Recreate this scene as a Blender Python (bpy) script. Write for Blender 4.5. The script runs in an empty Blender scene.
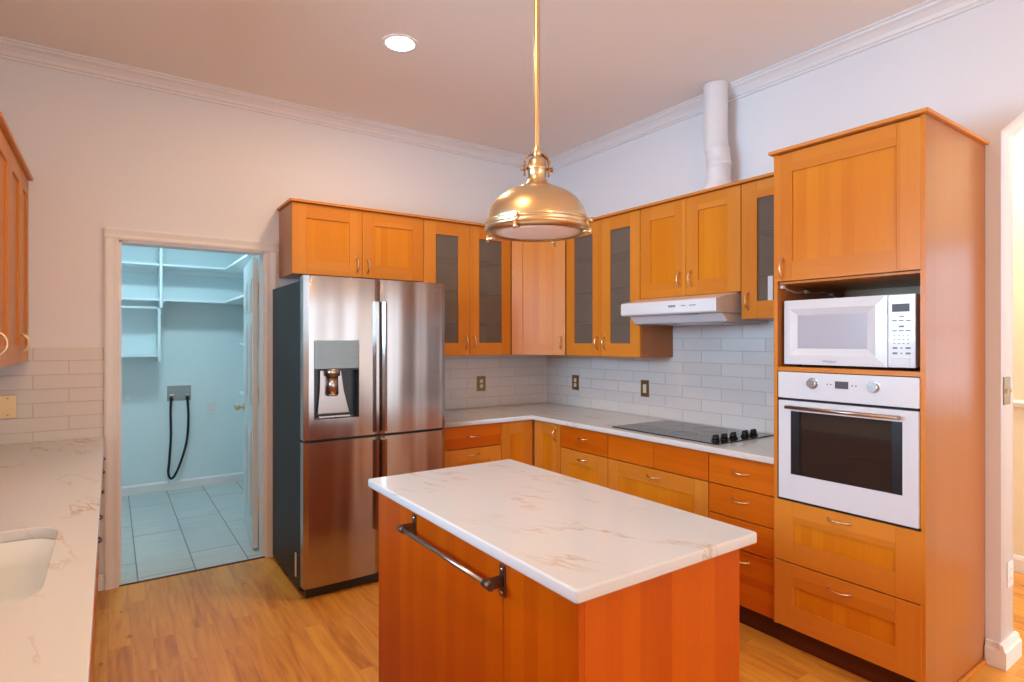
import bpy, bmesh, math, random
from mathutils import Vector, Matrix
random.seed(7)
S = bpy.context.scene
COL = S.collection
PI = math.pi

# ------------------------------------------------------------------ camera
CAM = (-3.3356, -4.2355, 1.4863)
cd = bpy.data.cameras.new('camera')
cam = bpy.data.objects.new('camera', cd)
COL.objects.link(cam)
cam.location = CAM
cam.rotation_euler = (PI / 2, 0, -0.6063972)
cd.sensor_width = 36
cd.lens = 577.69 * 36 / 1024
cd.clip_start = 0.02
S.camera = cam

# ------------------------------------------------------------------ world, exposure
W = bpy.data.worlds.new('world')
S.world = W
W.use_nodes = True
bgn = W.node_tree.nodes['Background']
bgn.inputs['Color'].default_value = (0.75, 0.87, 1.0, 1)
bgn.inputs['Strength'].default_value = 1.6
S.view_settings.view_transform = 'Standard'
S.view_settings.look = 'None'
S.view_settings.gamma = 1
S.view_settings.use_curve_mapping = False
S.view_settings.exposure = -0.1


def area(name, loc, rot, sx, sy, power, color):
    l = bpy.data.lights.new(name, 'AREA')
    l.shape = 'RECTANGLE'
    l.size, l.size_y, l.energy, l.color = sx, sy, power, color
    o = bpy.data.objects.new(name, l)
    COL.objects.link(o)
    o.location, o.rotation_euler = loc, rot
    return o


# daylight coming in: window over the sink (left wall), plus added unseen glazing behind and in the dining room
area('daylight_sink_window', (-6.2, -2.2, 1.95), (0, -PI / 2, 0), 2.2, 3.6, 1000, (0.38, 0.70, 1.0))
area('added_daylight_behind', (-1.6, -6.92, 1.25), (-PI / 2 + PI, 0, 0), 2.6, 2.1, 46, (0.74, 0.86, 1.0))  # added lamp for the unseen glazing behind the camera
area('added_daylight_side', (1.75, -4.15, 1.55), (0, PI / 2, 0), 1.3, 1.0, 3.8, (0.85, 0.92, 1.0))  # added so the tall cabinet side catches a glow
area('added_daylight_dining', (0.9, -6.9, 1.4), (-PI / 2 + PI, 0, 0), 1.0, 1.6, 55, (1.0, 0.96, 0.88))  # added lamp for an unseen dining opening

# ------------------------------------------------------------------ materials
def new_mat(name):
    m = bpy.data.materials.new(name)
    m.use_nodes = True
    nt = m.node_tree
    b = nt.nodes['Principled BSDF']
    return m, nt, b


def N(nt, t, **kw):
    n = nt.nodes.new(t)
    for k, v in kw.items():
        setattr(n, k, v)
    return n


def simple(name, col, rough=0.5, metal=0.0, noise=0.03, scale=20, bump=0.0, coat=0.0, **kw):
    m, nt, b = new_mat(name)
    tc = N(nt, 'ShaderNodeTexCoord')
    no = N(nt, 'ShaderNodeTexNoise')
    no.inputs['Scale'].default_value = scale
    no.inputs['Detail'].default_value = 3
    nt.links.new(tc.outputs['Object'], no.inputs['Vector'])
    mx = N(nt, 'ShaderNodeMix', data_type='RGBA')
    mx.inputs[6].default_value = tuple(max(0, c * (1 - noise)) for c in col) + (1,)
    mx.inputs[7].default_value = tuple(min(1, c * (1 + noise)) for c in col) + (1,)
    nt.links.new(no.outputs['Fac'], mx.inputs[0])
    nt.links.new(mx.outputs[2], b.inputs['Base Color'])
    b.inputs['Roughness'].default_value = rough
    b.inputs['Metallic'].default_value = metal
    b.inputs['Coat Weight'].default_value = coat
    if bump:
        bp = N(nt, 'ShaderNodeBump')
        bp.inputs['Strength'].default_value = bump
        bp.inputs['Distance'].default_value = 0.005
        nt.links.new(no.outputs['Fac'], bp.inputs['Height'])
        nt.links.new(bp.outputs['Normal'], b.inputs['Normal'])
    for k, v in kw.items():
        b.inputs[k].default_value = v
    return m


def wood(name, light, dark, strip=0.055, grain='z', gloss=0.34, contrast=1.0, spec=0.3):
    """glued-strip hardwood: strips across u, fine grain along the given axis"""
    m, nt, b = new_mat(name)
    L = nt.links.new
    tc = N(nt, 'ShaderNodeTexCoord')
    oi = N(nt, 'ShaderNodeObjectInfo')
    sp = N(nt, 'ShaderNodeSeparateXYZ')
    L(tc.outputs['Object'], sp.inputs[0])
    ad = N(nt, 'ShaderNodeMath', operation='ADD')
    L(sp.outputs['X'], ad.inputs[0])
    L(sp.outputs['Y'], ad.inputs[1])
    rnd = N(nt, 'ShaderNodeMath', operation='MULTIPLY')
    L(oi.outputs['Random'], rnd.inputs[0])
    rnd.inputs[1].default_value = 37.0
    if grain == 'z':
        u, v = ad.outputs[0], sp.outputs['Z']
    else:
        u, v = sp.outputs['Z'], ad.outputs[0]
    u2 = N(nt, 'ShaderNodeMath', operation='ADD')
    L(u, u2.inputs[0])
    L(rnd.outputs[0], u2.inputs[1])
    dv = N(nt, 'ShaderNodeMath', operation='DIVIDE')
    L(u2.outputs[0], dv.inputs[0])
    dv.inputs[1].default_value = strip
    fl = N(nt, 'ShaderNodeMath', operation='FLOOR')
    L(dv.outputs[0], fl.inputs[0])
    wn = N(nt, 'ShaderNodeTexWhiteNoise', noise_dimensions='1D')
    L(fl.outputs[0], wn.inputs['W'])
    cb = N(nt, 'ShaderNodeCombineXYZ')
    us = N(nt, 'ShaderNodeMath', operation='MULTIPLY')
    L(u2.outputs[0], us.inputs[0])
    us.inputs[1].default_value = 90
    vs = N(nt, 'ShaderNodeMath', operation='MULTIPLY')
    L(v, vs.inputs[0])
    vs.inputs[1].default_value = 3.5
    L(us.outputs[0], cb.inputs[0])
    L(vs.outputs[0], cb.inputs[1])
    L(wn.outputs[0], cb.inputs[2])
    no = N(nt, 'ShaderNodeTexNoise')
    no.inputs['Scale'].default_value = 1.0
    no.inputs['Detail'].default_value = 4
    no.inputs['Distortion'].default_value = 0.6
    L(cb.outputs[0], no.inputs['Vector'])
    mm = N(nt, 'ShaderNodeMath', operation='MULTIPLY')
    L(wn.outputs[0], mm.inputs[0])
    mm.inputs[1].default_value = 0.62 * contrast
    m2 = N(nt, 'ShaderNodeMath', operation='MULTIPLY_ADD')
    L(no.outputs['Fac'], m2.inputs[0])
    m2.inputs[1].default_value = 0.5
    L(mm.outputs[0], m2.inputs[2])
    mx = N(nt, 'ShaderNodeMix', data_type='RGBA')
    mx.inputs[6].default_value = light + (1,)
    mx.inputs[7].default_value = dark + (1,)
    L(m2.outputs[0], mx.inputs[0])
    L(mx.outputs[2], b.inputs['Base Color'])
    b.inputs['Roughness'].default_value = gloss
    b.inputs['Specular IOR Level'].default_value = spec
    return m


FL, FD = (0.70, 0.258, 0.034), (0.58, 0.175, 0.013)
M = {}
M['wood_v'] = wood('beech_upright_grain', FL, FD, 0.13, 'z')
M['wood_h'] = wood('beech_level_grain', FL, FD, 0.11, 'x')
M['panel'] = wood('beech_door_panel', (0.73, 0.262, 0.012), (0.58, 0.155, 0.003), 0.052, 'z', contrast=0.75)
M['slab_h'] = wood('beech_drawer_front', (0.68, 0.165, 0.005), (0.50, 0.085, 0.001), 0.045, 'x')
M['side'] = wood('beech_side_panel', (0.45, 0.155, 0.038), (0.35, 0.105, 0.022), 0.16, 'z', gloss=0.28, contrast=0.6, spec=0.5)
M['island'] = wood('beech_island_boards', (0.57, 0.108, 0.0), (0.42, 0.054, 0.0), 0.062, 'z', contrast=0.9)
M['cornice'] = wood('beech_cornice', (0.72, 0.27, 0.055), (0.58, 0.19, 0.030), 0.2, 'x')
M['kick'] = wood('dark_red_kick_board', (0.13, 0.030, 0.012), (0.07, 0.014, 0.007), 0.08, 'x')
M['interior'] = wood('cabinet_inside', (0.66, 0.46, 0.30), (0.54, 0.36, 0.22), 0.2, 'z')
M['shelf_edge'] = simple('dark_glass_shelf', (0.03, 0.03, 0.028), 0.2)
M['wall'] = simple('wall_paint', (0.80, 0.79, 0.82), 0.75, noise=0.012, scale=60, bump=0.03)
M['ceil'] = simple('ceiling_paint', (0.90, 0.82, 0.76), 0.85, noise=0.015, scale=50, bump=0.04)
M['trim'] = simple('white_trim_paint', (0.82, 0.79, 0.79), 0.4, noise=0.01)
M['laundry'] = simple('wall_paint_cool_cast', (0.72, 0.83, 0.86), 0.7, noise=0.015, scale=40)  # same white paint, with the room's cool light put into its colour
M['shelf'] = simple('white_shelf_paint', (0.80, 0.88, 0.90), 0.5, noise=0.01)
M['cream'] = simple('dining_wall_paint', (0.86, 0.76, 0.58), 0.7, noise=0.015)
M['white'] = simple('white_enamel', (0.68, 0.675, 0.71), 0.25, noise=0.01, coat=0.3)
M['white_d'] = simple('white_plastic', (0.66, 0.65, 0.67), 0.4, noise=0.01)
M['mwglass'] = simple('microwave_window_mesh', (0.44, 0.43, 0.49), 0.18, noise=0.05, scale=300)
M['greyprint'] = simple('grey_print', (0.20, 0.195, 0.21), 0.5)
M['display'] = simple('dark_display', (0.07, 0.05, 0.05), 0.45)
M['enamel'] = simple('brown_oven_enamel', (0.20, 0.125, 0.095), 0.5, noise=0.15, scale=8)
M['dispenser'] = simple('grey_touch_glass', (0.22, 0.25, 0.25), 0.3, 0.3)
M['black'] = simple('black_plastic', (0.012, 0.012, 0.013), 0.3)
M['gap'] = simple('dark_gap', (0.02, 0.012, 0.010), 0.7)
M['cooktop'] = simple('black_ceramic_glass', (0.018, 0.015, 0.016), 0.06, noise=0.1)
M['nickel'] = simple('brushed_nickel', (0.80, 0.62, 0.42), 0.28, 1.0)
M['chrome'] = simple('steel_knob', (0.64, 0.62, 0.61), 0.2, 1.0)
M['iron'] = simple('dark_iron_bracket', (0.16, 0.12, 0.10), 0.42, 1.0, noise=0.25, scale=90)
M['bar'] = simple('pewter_bar', (0.42, 0.36, 0.33), 0.28, 1.0)
M['brass'] = simple('satin_brass', (0.72, 0.53, 0.31), 0.30, 1.0, noise=0.04, scale=30)
M['antique'] = simple('dark_antique_brass', (0.34, 0.20, 0.11), 0.35, 1.0)
M['plate'] = simple('bronze_switch_plate', (0.34, 0.22, 0.11), 0.38, 0.85)
M['almond'] = simple('almond_switch', (0.78, 0.66, 0.48), 0.4)
M['sink'] = simple('white_sink_enamel', (0.76, 0.77, 0.76), 0.15, noise=0.01)
M['duct'] = simple('painted_duct', (0.80, 0.77, 0.79), 0.45, noise=0.02)
M['hose'] = simple('black_rubber_hose', (0.012, 0.012, 0.014), 0.5)
M['box_in'] = simple('grey_recessed_box', (0.36, 0.36, 0.36), 0.5)
M['fside'] = simple('charcoal_fridge_side', (0.026, 0.022, 0.021), 0.5, 0.0, noise=0.06, scale=200, **{'Specular IOR Level': 0.2})
M['diffuser'] = simple('frosted_glass_disc', (0.86, 0.72, 0.66), 0.45, noise=0.01)
M['door_paint'] = simple('door_white_paint', (0.72, 0.78, 0.80), 0.35, noise=0.01)
M['red'] = simple('red_label', (0.5, 0.01, 0.02), 0.4)


def mat_steel():
    m, nt, b = new_mat('brushed_stainless_steel')
    L = nt.links.new
    tc = N(nt, 'ShaderNodeTexCoord')
    mp = N(nt, 'ShaderNodeMapping')
    mp.inputs['Scale'].default_value = (2, 2, 400)
    L(tc.outputs['Object'], mp.inputs[0])
    no = N(nt, 'ShaderNodeTexNoise')
    no.inputs['Scale'].default_value = 1
    no.inputs['Detail'].default_value = 2
    L(mp.outputs[0], no.inputs['Vector'])
    cr = N(nt, 'ShaderNodeMapRange')
    cr.inputs['To Min'].default_value = 0.18
    cr.inputs['To Max'].default_value = 0.27
    L(no.outputs['Fac'], cr.inputs[0])
    L(cr.outputs[0], b.inputs['Roughness'])
    mp2 = N(nt, 'ShaderNodeMapping')
    mp2.inputs['Scale'].default_value = (5.5, 5.5, 0.35)
    L(tc.outputs['Object'], mp2.inputs[0])
    n2 = N(nt, 'ShaderNodeTexNoise')
    n2.inputs['Scale'].default_value = 1.0
    n2.inputs['Detail'].default_value = 1
    L(mp2.outputs[0], n2.inputs['Vector'])
    bp = N(nt, 'ShaderNodeBump')
    bp.inputs['Strength'].default_value = 1.0
    bp.inputs['Distance'].default_value = 0.022
    L(n2.outputs['Fac'], bp.inputs['Height'])
    L(bp.outputs['Normal'], b.inputs['Normal'])
    b.inputs['Base Color'].default_value = (0.42, 0.365, 0.335, 1)
    b.inputs['Metallic'].default_value = 1.0
    b.inputs['Anisotropic'].default_value = 0.8
    return m


M['steel'] = mat_steel()


def mat_quartz():
    m, nt, b = new_mat('white_quartz_tan_veins')
    L = nt.links.new
    tc = N(nt, 'ShaderNodeTexCoord')
    mp = N(nt, 'ShaderNodeMapping')
    mp.vector_type = 'TEXTURE'
    mp.inputs['Rotation'].default_value = (0, 0, 0.285)
    mp.inputs['Scale'].default_value = (1 / 1.9, 1 / 0.50, 1)
    L(tc.outputs['Object'], mp.inputs[0])
    n1 = N(nt, 'ShaderNodeTexNoise')
    n1.inputs['Scale'].default_value = 1.5
    n1.inputs['Detail'].default_value = 6
    n1.inputs['Roughness'].default_value = 0.62
    n1.inputs['Distortion'].default_value = 0.25
    L(mp.outputs[0], n1.inputs['Vector'])
    a = N(nt, 'ShaderNodeMath', operation='SUBTRACT')
    L(n1.outputs['Fac'], a.inputs[0])
    a.inputs[1].default_value = 0.5
    ab = N(nt, 'ShaderNodeMath', operation='ABSOLUTE')
    L(a.outputs[0], ab.inputs[0])
    mr = N(nt, 'ShaderNodeMapRange')
    mr.inputs['From Min'].default_value = 0.0
    mr.inputs['From Max'].default_value = 0.014
    mr.inputs['To Min'].default_value = 1
    mr.inputs['To Max'].default_value = 0
    L(ab.outputs[0], mr.inputs[0])
    n2 = N(nt, 'ShaderNodeTexNoise')
    n2.inputs['Scale'].default_value = 3.2
    n2.inputs['Detail'].default_value = 2
    L(tc.outputs['Object'], n2.inputs['Vector'])
    m3 = N(nt, 'ShaderNodeMapRange')
    m3.inputs['From Min'].default_value = 0.45
    m3.inputs['From Max'].default_value = 0.72
    L(n2.outputs['Fac'], m3.inputs[0])
    mu = N(nt, 'ShaderNodeMath', operation='MULTIPLY')
    L(mr.outputs[0], mu.inputs[0])
    L(m3.outputs[0], mu.inputs[1])
    mx = N(nt, 'ShaderNodeMix', data_type='RGBA')
    mx.inputs[6].default_value = (0.64, 0.63, 0.63, 1)
    mx.inputs[7].default_value = (0.50, 0.28, 0.13, 1)
    L(mu.outputs[0], mx.inputs[0])
    L(mx.outputs[2], b.inputs['Base Color'])
    b.inputs['Roughness'].default_value = 0.16
    b.inputs['Specular IOR Level'].default_value = 0.45
    return m


M['quartz'] = mat_quartz()


def mat_tiles(name, axis, tw, th, off=(0, 0), c1=(0.76, 0.705, 0.68), c2=(0.71, 0.66, 0.63), mortar=(0.60, 0.52, 0.46)):
    m, nt, b = new_mat(name)
    L = nt.links.new
    tc = N(nt, 'ShaderNodeTexCoord')
    sp = N(nt, 'ShaderNodeSeparateXYZ')
    L(tc.outputs['Object'], sp.inputs[0])
    cb = N(nt, 'ShaderNodeCombineXYZ')
    ax = N(nt, 'ShaderNodeMath', operation='ADD')
    L(sp.outputs[axis], ax.inputs[0])
    ax.inputs[1].default_value = off[0] + 20 * tw
    az = N(nt, 'ShaderNodeMath', operation='ADD')
    L(sp.outputs['Z'], az.inputs[0])
    az.inputs[1].default_value = off[1]
    L(ax.outputs[0], cb.inputs[0])
    L(az.outputs[0], cb.inputs[1])
    br = N(nt, 'ShaderNodeTexBrick')
    br.offset = 0.5
    br.inputs['Scale'].default_value = 1
    br.inputs['Brick Width'].default_value = tw
    br.inputs['Row Height'].default_value = th
    br.inputs['Mortar Size'].default_value = 0.0018
    br.inputs['Mortar Smooth'].default_value = 0.2
    br.inputs['Color1'].default_value = c1 + (1,)
    br.inputs['Color2'].default_value = c2 + (1,)
    br.inputs['Mortar'].default_value = mortar + (1,)
    L(cb.outputs[0], br.inputs['Vector'])
    L(br.outputs['Color'], b.inputs['Base Color'])
    inv = N(nt, 'ShaderNodeMath', operation='SUBTRACT')
    inv.inputs[0].default_value = 1
    L(br.outputs['Fac'], inv.inputs[1])
    no = N(nt, 'ShaderNodeTexNoise')
    no.inputs['Scale'].default_value = 9
    no.inputs['Detail'].default_value = 1.5
    L(tc.outputs['Object'], no.inputs['Vector'])
    hh = N(nt, 'ShaderNodeMath', operation='MULTIPLY_ADD')
    L(no.outputs['Fac'], hh.inputs[0])
    hh.inputs[1].default_value = 1.6
    L(inv.outputs[0], hh.inputs[2])
    bp = N(nt, 'ShaderNodeBump')
    bp.inputs['Strength'].default_value = 0.8
    bp.inputs['Distance'].default_value = 0.004
    L(hh.outputs[0], bp.inputs['Height'])
    L(bp.outputs['Normal'], b.inputs['Normal'])
    b.inputs['Roughness'].default_value = 0.16
    return m


M['tile_back'] = mat_tiles('glazed_tiles_facing_room_back', 'X', 0.325, 0.0835, (0.05, -0.92 + 0.0835 * 20))
M['tile_right'] = mat_tiles('glazed_tiles_facing_room_side', 'Y', 0.315, 0.0835, (0.1436, -0.92 + 0.0835 * 20), (0.77, 0.70, 0.66), (0.71, 0.64, 0.60))
M['tile_left'] = mat_tiles('glazed_tiles_by_the_sink', 'X', 0.325, 0.0805, (0.125, -0.971 + 0.0805 * 20))


def mat_floor_tile():
    m, nt, b = new_mat('pale_floor_tile')
    L = nt.links.new
    tc = N(nt, 'ShaderNodeTexCoord')
    mp = N(nt, 'ShaderNodeMapping')
    mp.inputs['Location'].default_value = (3.2 + 0.316 * 10, -0.38 + 0.93 * 10, 0)
    L(tc.outputs['Object'], mp.inputs[0])
    br = N(nt, 'ShaderNodeTexBrick')
    br.offset = 0.33
    br.inputs['Scale'].default_value = 1
    br.inputs['Brick Width'].default_value = 0.93
    br.inputs['Row Height'].default_value = 0.316
    br.inputs['Mortar Size'].default_value = 0.004
    br.inputs['Color1'].default_value = (0.60, 0.63, 0.62, 1)
    br.inputs['Color2'].default_value = (0.54, 0.58, 0.575, 1)
    br.inputs['Mortar'].default_value = (0.19, 0.20, 0.20, 1)
    s_ = N(nt, 'ShaderNodeSeparateXYZ')
    c_ = N(nt, 'ShaderNodeCombineXYZ')
    L(mp.outputs[0], s_.inputs[0])
    L(s_.outputs['Y'], c_.inputs[0])
    L(s_.outputs['X'], c_.inputs[1])
    L(c_.outputs[0], br.inputs['Vector'])
    no = N(nt, 'ShaderNodeTexNoise')
    no.inputs['Scale'].default_value = 5
    no.inputs['Detail'].default_value = 5
    mp2 = N(nt, 'ShaderNodeMapping')
    mp2.inputs['Scale'].default_value = (0.6, 2.5, 1)
    L(tc.outputs['Object'], mp2.inputs[0])
    L(mp2.outputs[0], no.inputs['Vector'])
    mx = N(nt, 'ShaderNodeMix', data_type='RGBA', blend_type='MULTIPLY')
    mx.inputs[0].default_value = 0.5
    L(br.outputs['Color'], mx.inputs[6])
    mr = N(nt, 'ShaderNodeMapRange')
    mr.inputs['To Min'].default_value = 0.65
    mr.inputs['To Max'].default_value = 1.25
    L(no.outputs['Fac'], mr.inputs[0])
    L(mr.outputs[0], mx.inputs[7])
    L(mx.outputs[2], b.inputs['Base Color'])
    b.inputs['Roughness'].default_value = 0.35
    return m


M['floor_tile'] = mat_floor_tile()


def mat_floor():
    m, nt, b = new_mat('knotty_pine_plank_floor')
    L = nt.links.new
    tc = N(nt, 'ShaderNodeTexCoord')
    sp = N(nt, 'ShaderNodeSeparateXYZ')
    L(tc.outputs['Object'], sp.inputs[0])
    cb = N(nt, 'ShaderNodeCombineXYZ')      # planks run along Y
    L(sp.outputs['Y'], cb.inputs[0])
    ax = N(nt, 'ShaderNodeMath', operation='ADD')
    L(sp.outputs['X'], ax.inputs[0])
    ax.inputs[1].default_value = 20.0
    L(ax.outputs[0], cb.inputs[1])
    br = N(nt, 'ShaderNodeTexBrick')
    br.offset = 0.37
    br.inputs['Scale'].default_value = 1
    br.inputs['Brick Width'].default_value = 0.85
    br.inputs['Row Height'].default_value = 0.092
    br.inputs['Mortar Size'].default_value = 0.0007
    br.inputs['Color1'].default_value = (0, 0, 0, 1)
    br.inputs['Color2'].default_value = (1, 1, 1, 1)
    br.inputs['Mortar'].default_value = (0.5, 0.5, 0.5, 1)
    L(cb.outputs[0], br.inputs['Vector'])
    # grain, offset per plank
    wn = N(nt, 'ShaderNodeVectorMath', operation='MULTIPLY_ADD')
    wn.inputs[1].default_value = (2.2, 17.0, 0)
    L(cb.outputs[0], wn.inputs[0])
    k = N(nt, 'ShaderNodeVectorMath', operation='SCALE')
    k.inputs['Scale'].default_value = 9.0
    L(br.outputs['Color'], k.inputs[0])
    L(k.outputs[0], wn.inputs[2])
    g = N(nt, 'ShaderNodeTexNoise')
    g.inputs['Scale'].default_value = 1
    g.inputs['Detail'].default_value = 5
    g.inputs['Distortion'].default_value = 1.2
    L(wn.outputs[0], g.inputs['Vector'])
    # cathedral rings
    wv = N(nt, 'ShaderNodeTexWave', wave_type='BANDS', bands_direction='Y')
    wv.inputs['Scale'].default_value = 1.3
    wv.inputs['Distortion'].default_value = 9
    wv.inputs['Detail'].default_value = 2
    wv.inputs['Detail Scale'].default_value = 0.6
    w2 = N(nt, 'ShaderNodeVectorMath', operation='MULTIPLY_ADD')
    w2.inputs[1].default_value = (1.2, 6.0, 0)
    L(cb.outputs[0], w2.inputs[0])
    L(k.outputs[0], w2.inputs[2])
    L(w2.outputs[0], wv.inputs['Vector'])
    r = N(nt, 'ShaderNodeValToRGB')
    e = r.color_ramp.elements
    e[0].position, e[0].color = 0.22, (0.44, 0.150, 0.024, 1)
    e[1].position, e[1].color = 0.80, (0.80, 0.385, 0.062, 1)
    e2 = r.color_ramp.elements.new(0.5)
    e2.color = (0.68, 0.285, 0.042, 1)
    s1 = N(nt, 'ShaderNodeMath', operation='MULTIPLY_ADD')
    L(wv.outputs['Fac'], s1.inputs[0])
    s1.inputs[1].default_value = 0.08
    L(g.outputs['Fac'], s1.inputs[2])
    s2 = N(nt, 'ShaderNodeMath', operation='MULTIPLY_ADD')
    L(br.outputs['Color'], s2.inputs[0])
    s2.inputs[1].default_value = 0.30
    L(s1.outputs[0], s2.inputs[2])
    s3 = N(nt, 'ShaderNodeMath', operation='SUBTRACT')
    L(s2.outputs[0], s3.inputs[0])
    s3.inputs[1].default_value = 0.12
    L(s3.outputs[0], r.inputs[0])
    # knots
    vm = N(nt, 'ShaderNodeVectorMath', operation='MULTIPLY')
    vm.inputs[1].default_value = (5.5, 10.0, 1)
    L(cb.outputs[0], vm.inputs[0])
    vo = N(nt, 'ShaderNodeTexVoronoi')
    vo.inputs['Scale'].default_value = 1
    dn = N(nt, 'ShaderNodeTexNoise')
    dn.inputs['Scale'].default_value = 28
    L(cb.outputs[0], dn.inputs['Vector'])
    dm = N(nt, 'ShaderNodeVectorMath', operation='MULTIPLY_ADD')
    dm.inputs[1].default_value = (0.22, 0.22, 0)
    L(dn.outputs['Color'], dm.inputs[0])
    L(vm.outputs[0], dm.inputs[2])
    L(dm.outputs[0], vo.inputs['Vector'])
    sc = N(nt, 'ShaderNodeSeparateColor')
    L(vo.outputs['Color'], sc.inputs[0])
    gt = N(nt, 'ShaderNodeMapRange')
    gt.inputs['From Min'].default_value = 0.12
    gt.inputs['From Max'].default_value = 1.0
    gt.inputs['To Min'].default_value = 0.0
    gt.inputs['To Max'].default_value = 0.13
    L(sc.outputs[0], gt.inputs[0])
    lt = N(nt, 'ShaderNodeMath', operation='SUBTRACT')
    L(gt.outputs[0], lt.inputs[0])
    L(vo.outputs['Distance'], lt.inputs[1])
    kk = N(nt, 'ShaderNodeMapRange')
    kk.inputs['From Min'].default_value = -0.05
    kk.inputs['From Max'].default_value = 0.04
    kk.inputs['To Max'].default_value = 0.85
    L(lt.outputs[0], kk.inputs[0])
    mx = N(nt, 'ShaderNodeMix', data_type='RGBA')
    L(kk.outputs[0], mx.inputs[0])
    L(r.outputs[0], mx.inputs[6])
    mx.inputs[7].default_value = (0.12, 0.038, 0.014, 1)
    m4 = N(nt, 'ShaderNodeMix', data_type='RGBA')
    ff = N(nt, 'ShaderNodeMath', operation='MULTIPLY')
    L(br.outputs['Fac'], ff.inputs[0])
    ff.inputs[1].default_value = 0.45
    L(ff.outputs[0], m4.inputs[0])
    L(mx.outputs[2], m4.inputs[6])
    m4.inputs[7].default_value = (0.15, 0.05, 0.02, 1)
    L(m4.outputs[2], b.inputs['Base Color'])
    b.inputs['Roughness'].default_value = 0.33
    return m


M['floor'] = mat_floor()


def mat_glass():
    m, nt, b = new_mat('smoked_cabinet_glass')
    tr = N(nt, 'ShaderNodeBsdfTransparent')
    tr.inputs[0].default_value = (0.80, 0.76, 0.73, 1)
    gl = N(nt, 'ShaderNodeBsdfPrincipled')
    tc = N(nt, 'ShaderNodeTexCoord')
    no = N(nt, 'ShaderNodeTexNoise')
    no.inputs['Scale'].default_value = 6
    nt.links.new(tc.outputs['Object'], no.inputs['Vector'])
    mr = N(nt, 'ShaderNodeMapRange')
    mr.inputs['To Min'].default_value = 0.08
    mr.inputs['To Max'].default_value = 0.14
    nt.links.new(no.outputs['Fac'], mr.inputs[0])
    nt.links.new(mr.outputs[0], gl.inputs['Roughness'])
    gl.inputs['Base Color'].default_value = (0.34, 0.27, 0.22, 1)
    mx = N(nt, 'ShaderNodeMixShader')
    mx.inputs[0].default_value = 0.34
    nt.links.new(tr.outputs[0], mx.inputs[1])
    nt.links.new(gl.outputs[0], mx.inputs[2])
    nt.links.new(mx.outputs[0], nt.nodes['Material Output'].inputs['Surface'])
    return m


M['glass'] = mat_glass()


def mat_oven_glass():
    m, nt, b = new_mat('brown_oven_glass')
    tr = N(nt, 'ShaderNodeBsdfTransparent')
    tr.inputs[0].default_value = (0.74, 0.64, 0.56, 1)
    b.inputs['Base Color'].default_value = (0.05, 0.035, 0.03, 1)
    tc = N(nt, 'ShaderNodeTexCoord')
    no = N(nt, 'ShaderNodeTexNoise')
    no.inputs['Scale'].default_value = 5
    nt.links.new(tc.outputs['Object'], no.inputs['Vector'])
    mr = N(nt, 'ShaderNodeMapRange')
    mr.inputs['To Min'].default_value = 0.04
    mr.inputs['To Max'].default_value = 0.09
    nt.links.new(no.outputs['Fac'], mr.inputs[0])
    nt.links.new(mr.outputs[0], b.inputs['Roughness'])
    mx = N(nt, 'ShaderNodeMixShader')
    mx.inputs[0].default_value = 0.4
    nt.links.new(tr.outputs[0], mx.inputs[1])
    nt.links.new(b.outputs[0], mx.inputs[2])
    nt.links.new(mx.outputs[0], nt.nodes['Material Output'].inputs['Surface'])
    return m


M['oven_glass'] = mat_oven_glass()


def mat_emit(name, col, st):
    m, nt, b = new_mat(name)
    b.inputs['Base Color'].default_value = (0.9, 0.9, 0.9, 1)
    b.inputs['Emission Color'].default_value = col + (1,)
    b.inputs['Emission Strength'].default_value = st
    return m


M['lamp'] = mat_emit('lit_lamp_disc', (1.0, 0.93, 0.86), 14)
M['lamp_cool'] = mat_emit('lit_cool_lamp_disc', (0.72, 0.93, 1.0), 10)
M['globe'] = mat_emit('added_globe_glass', (1.0, 0.80, 0.55), 4)  # glow of the added globe lamp
M['pane'] = simple('window_pane', (0.9, 0.95, 1.0), 0.02, noise=0.0)
nt_ = M['pane'].node_tree
nt_.nodes['Principled BSDF'].inputs['Transmission Weight'].default_value = 1.0
nt_.nodes['Principled BSDF'].inputs['IOR'].default_value = 1.05


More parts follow.
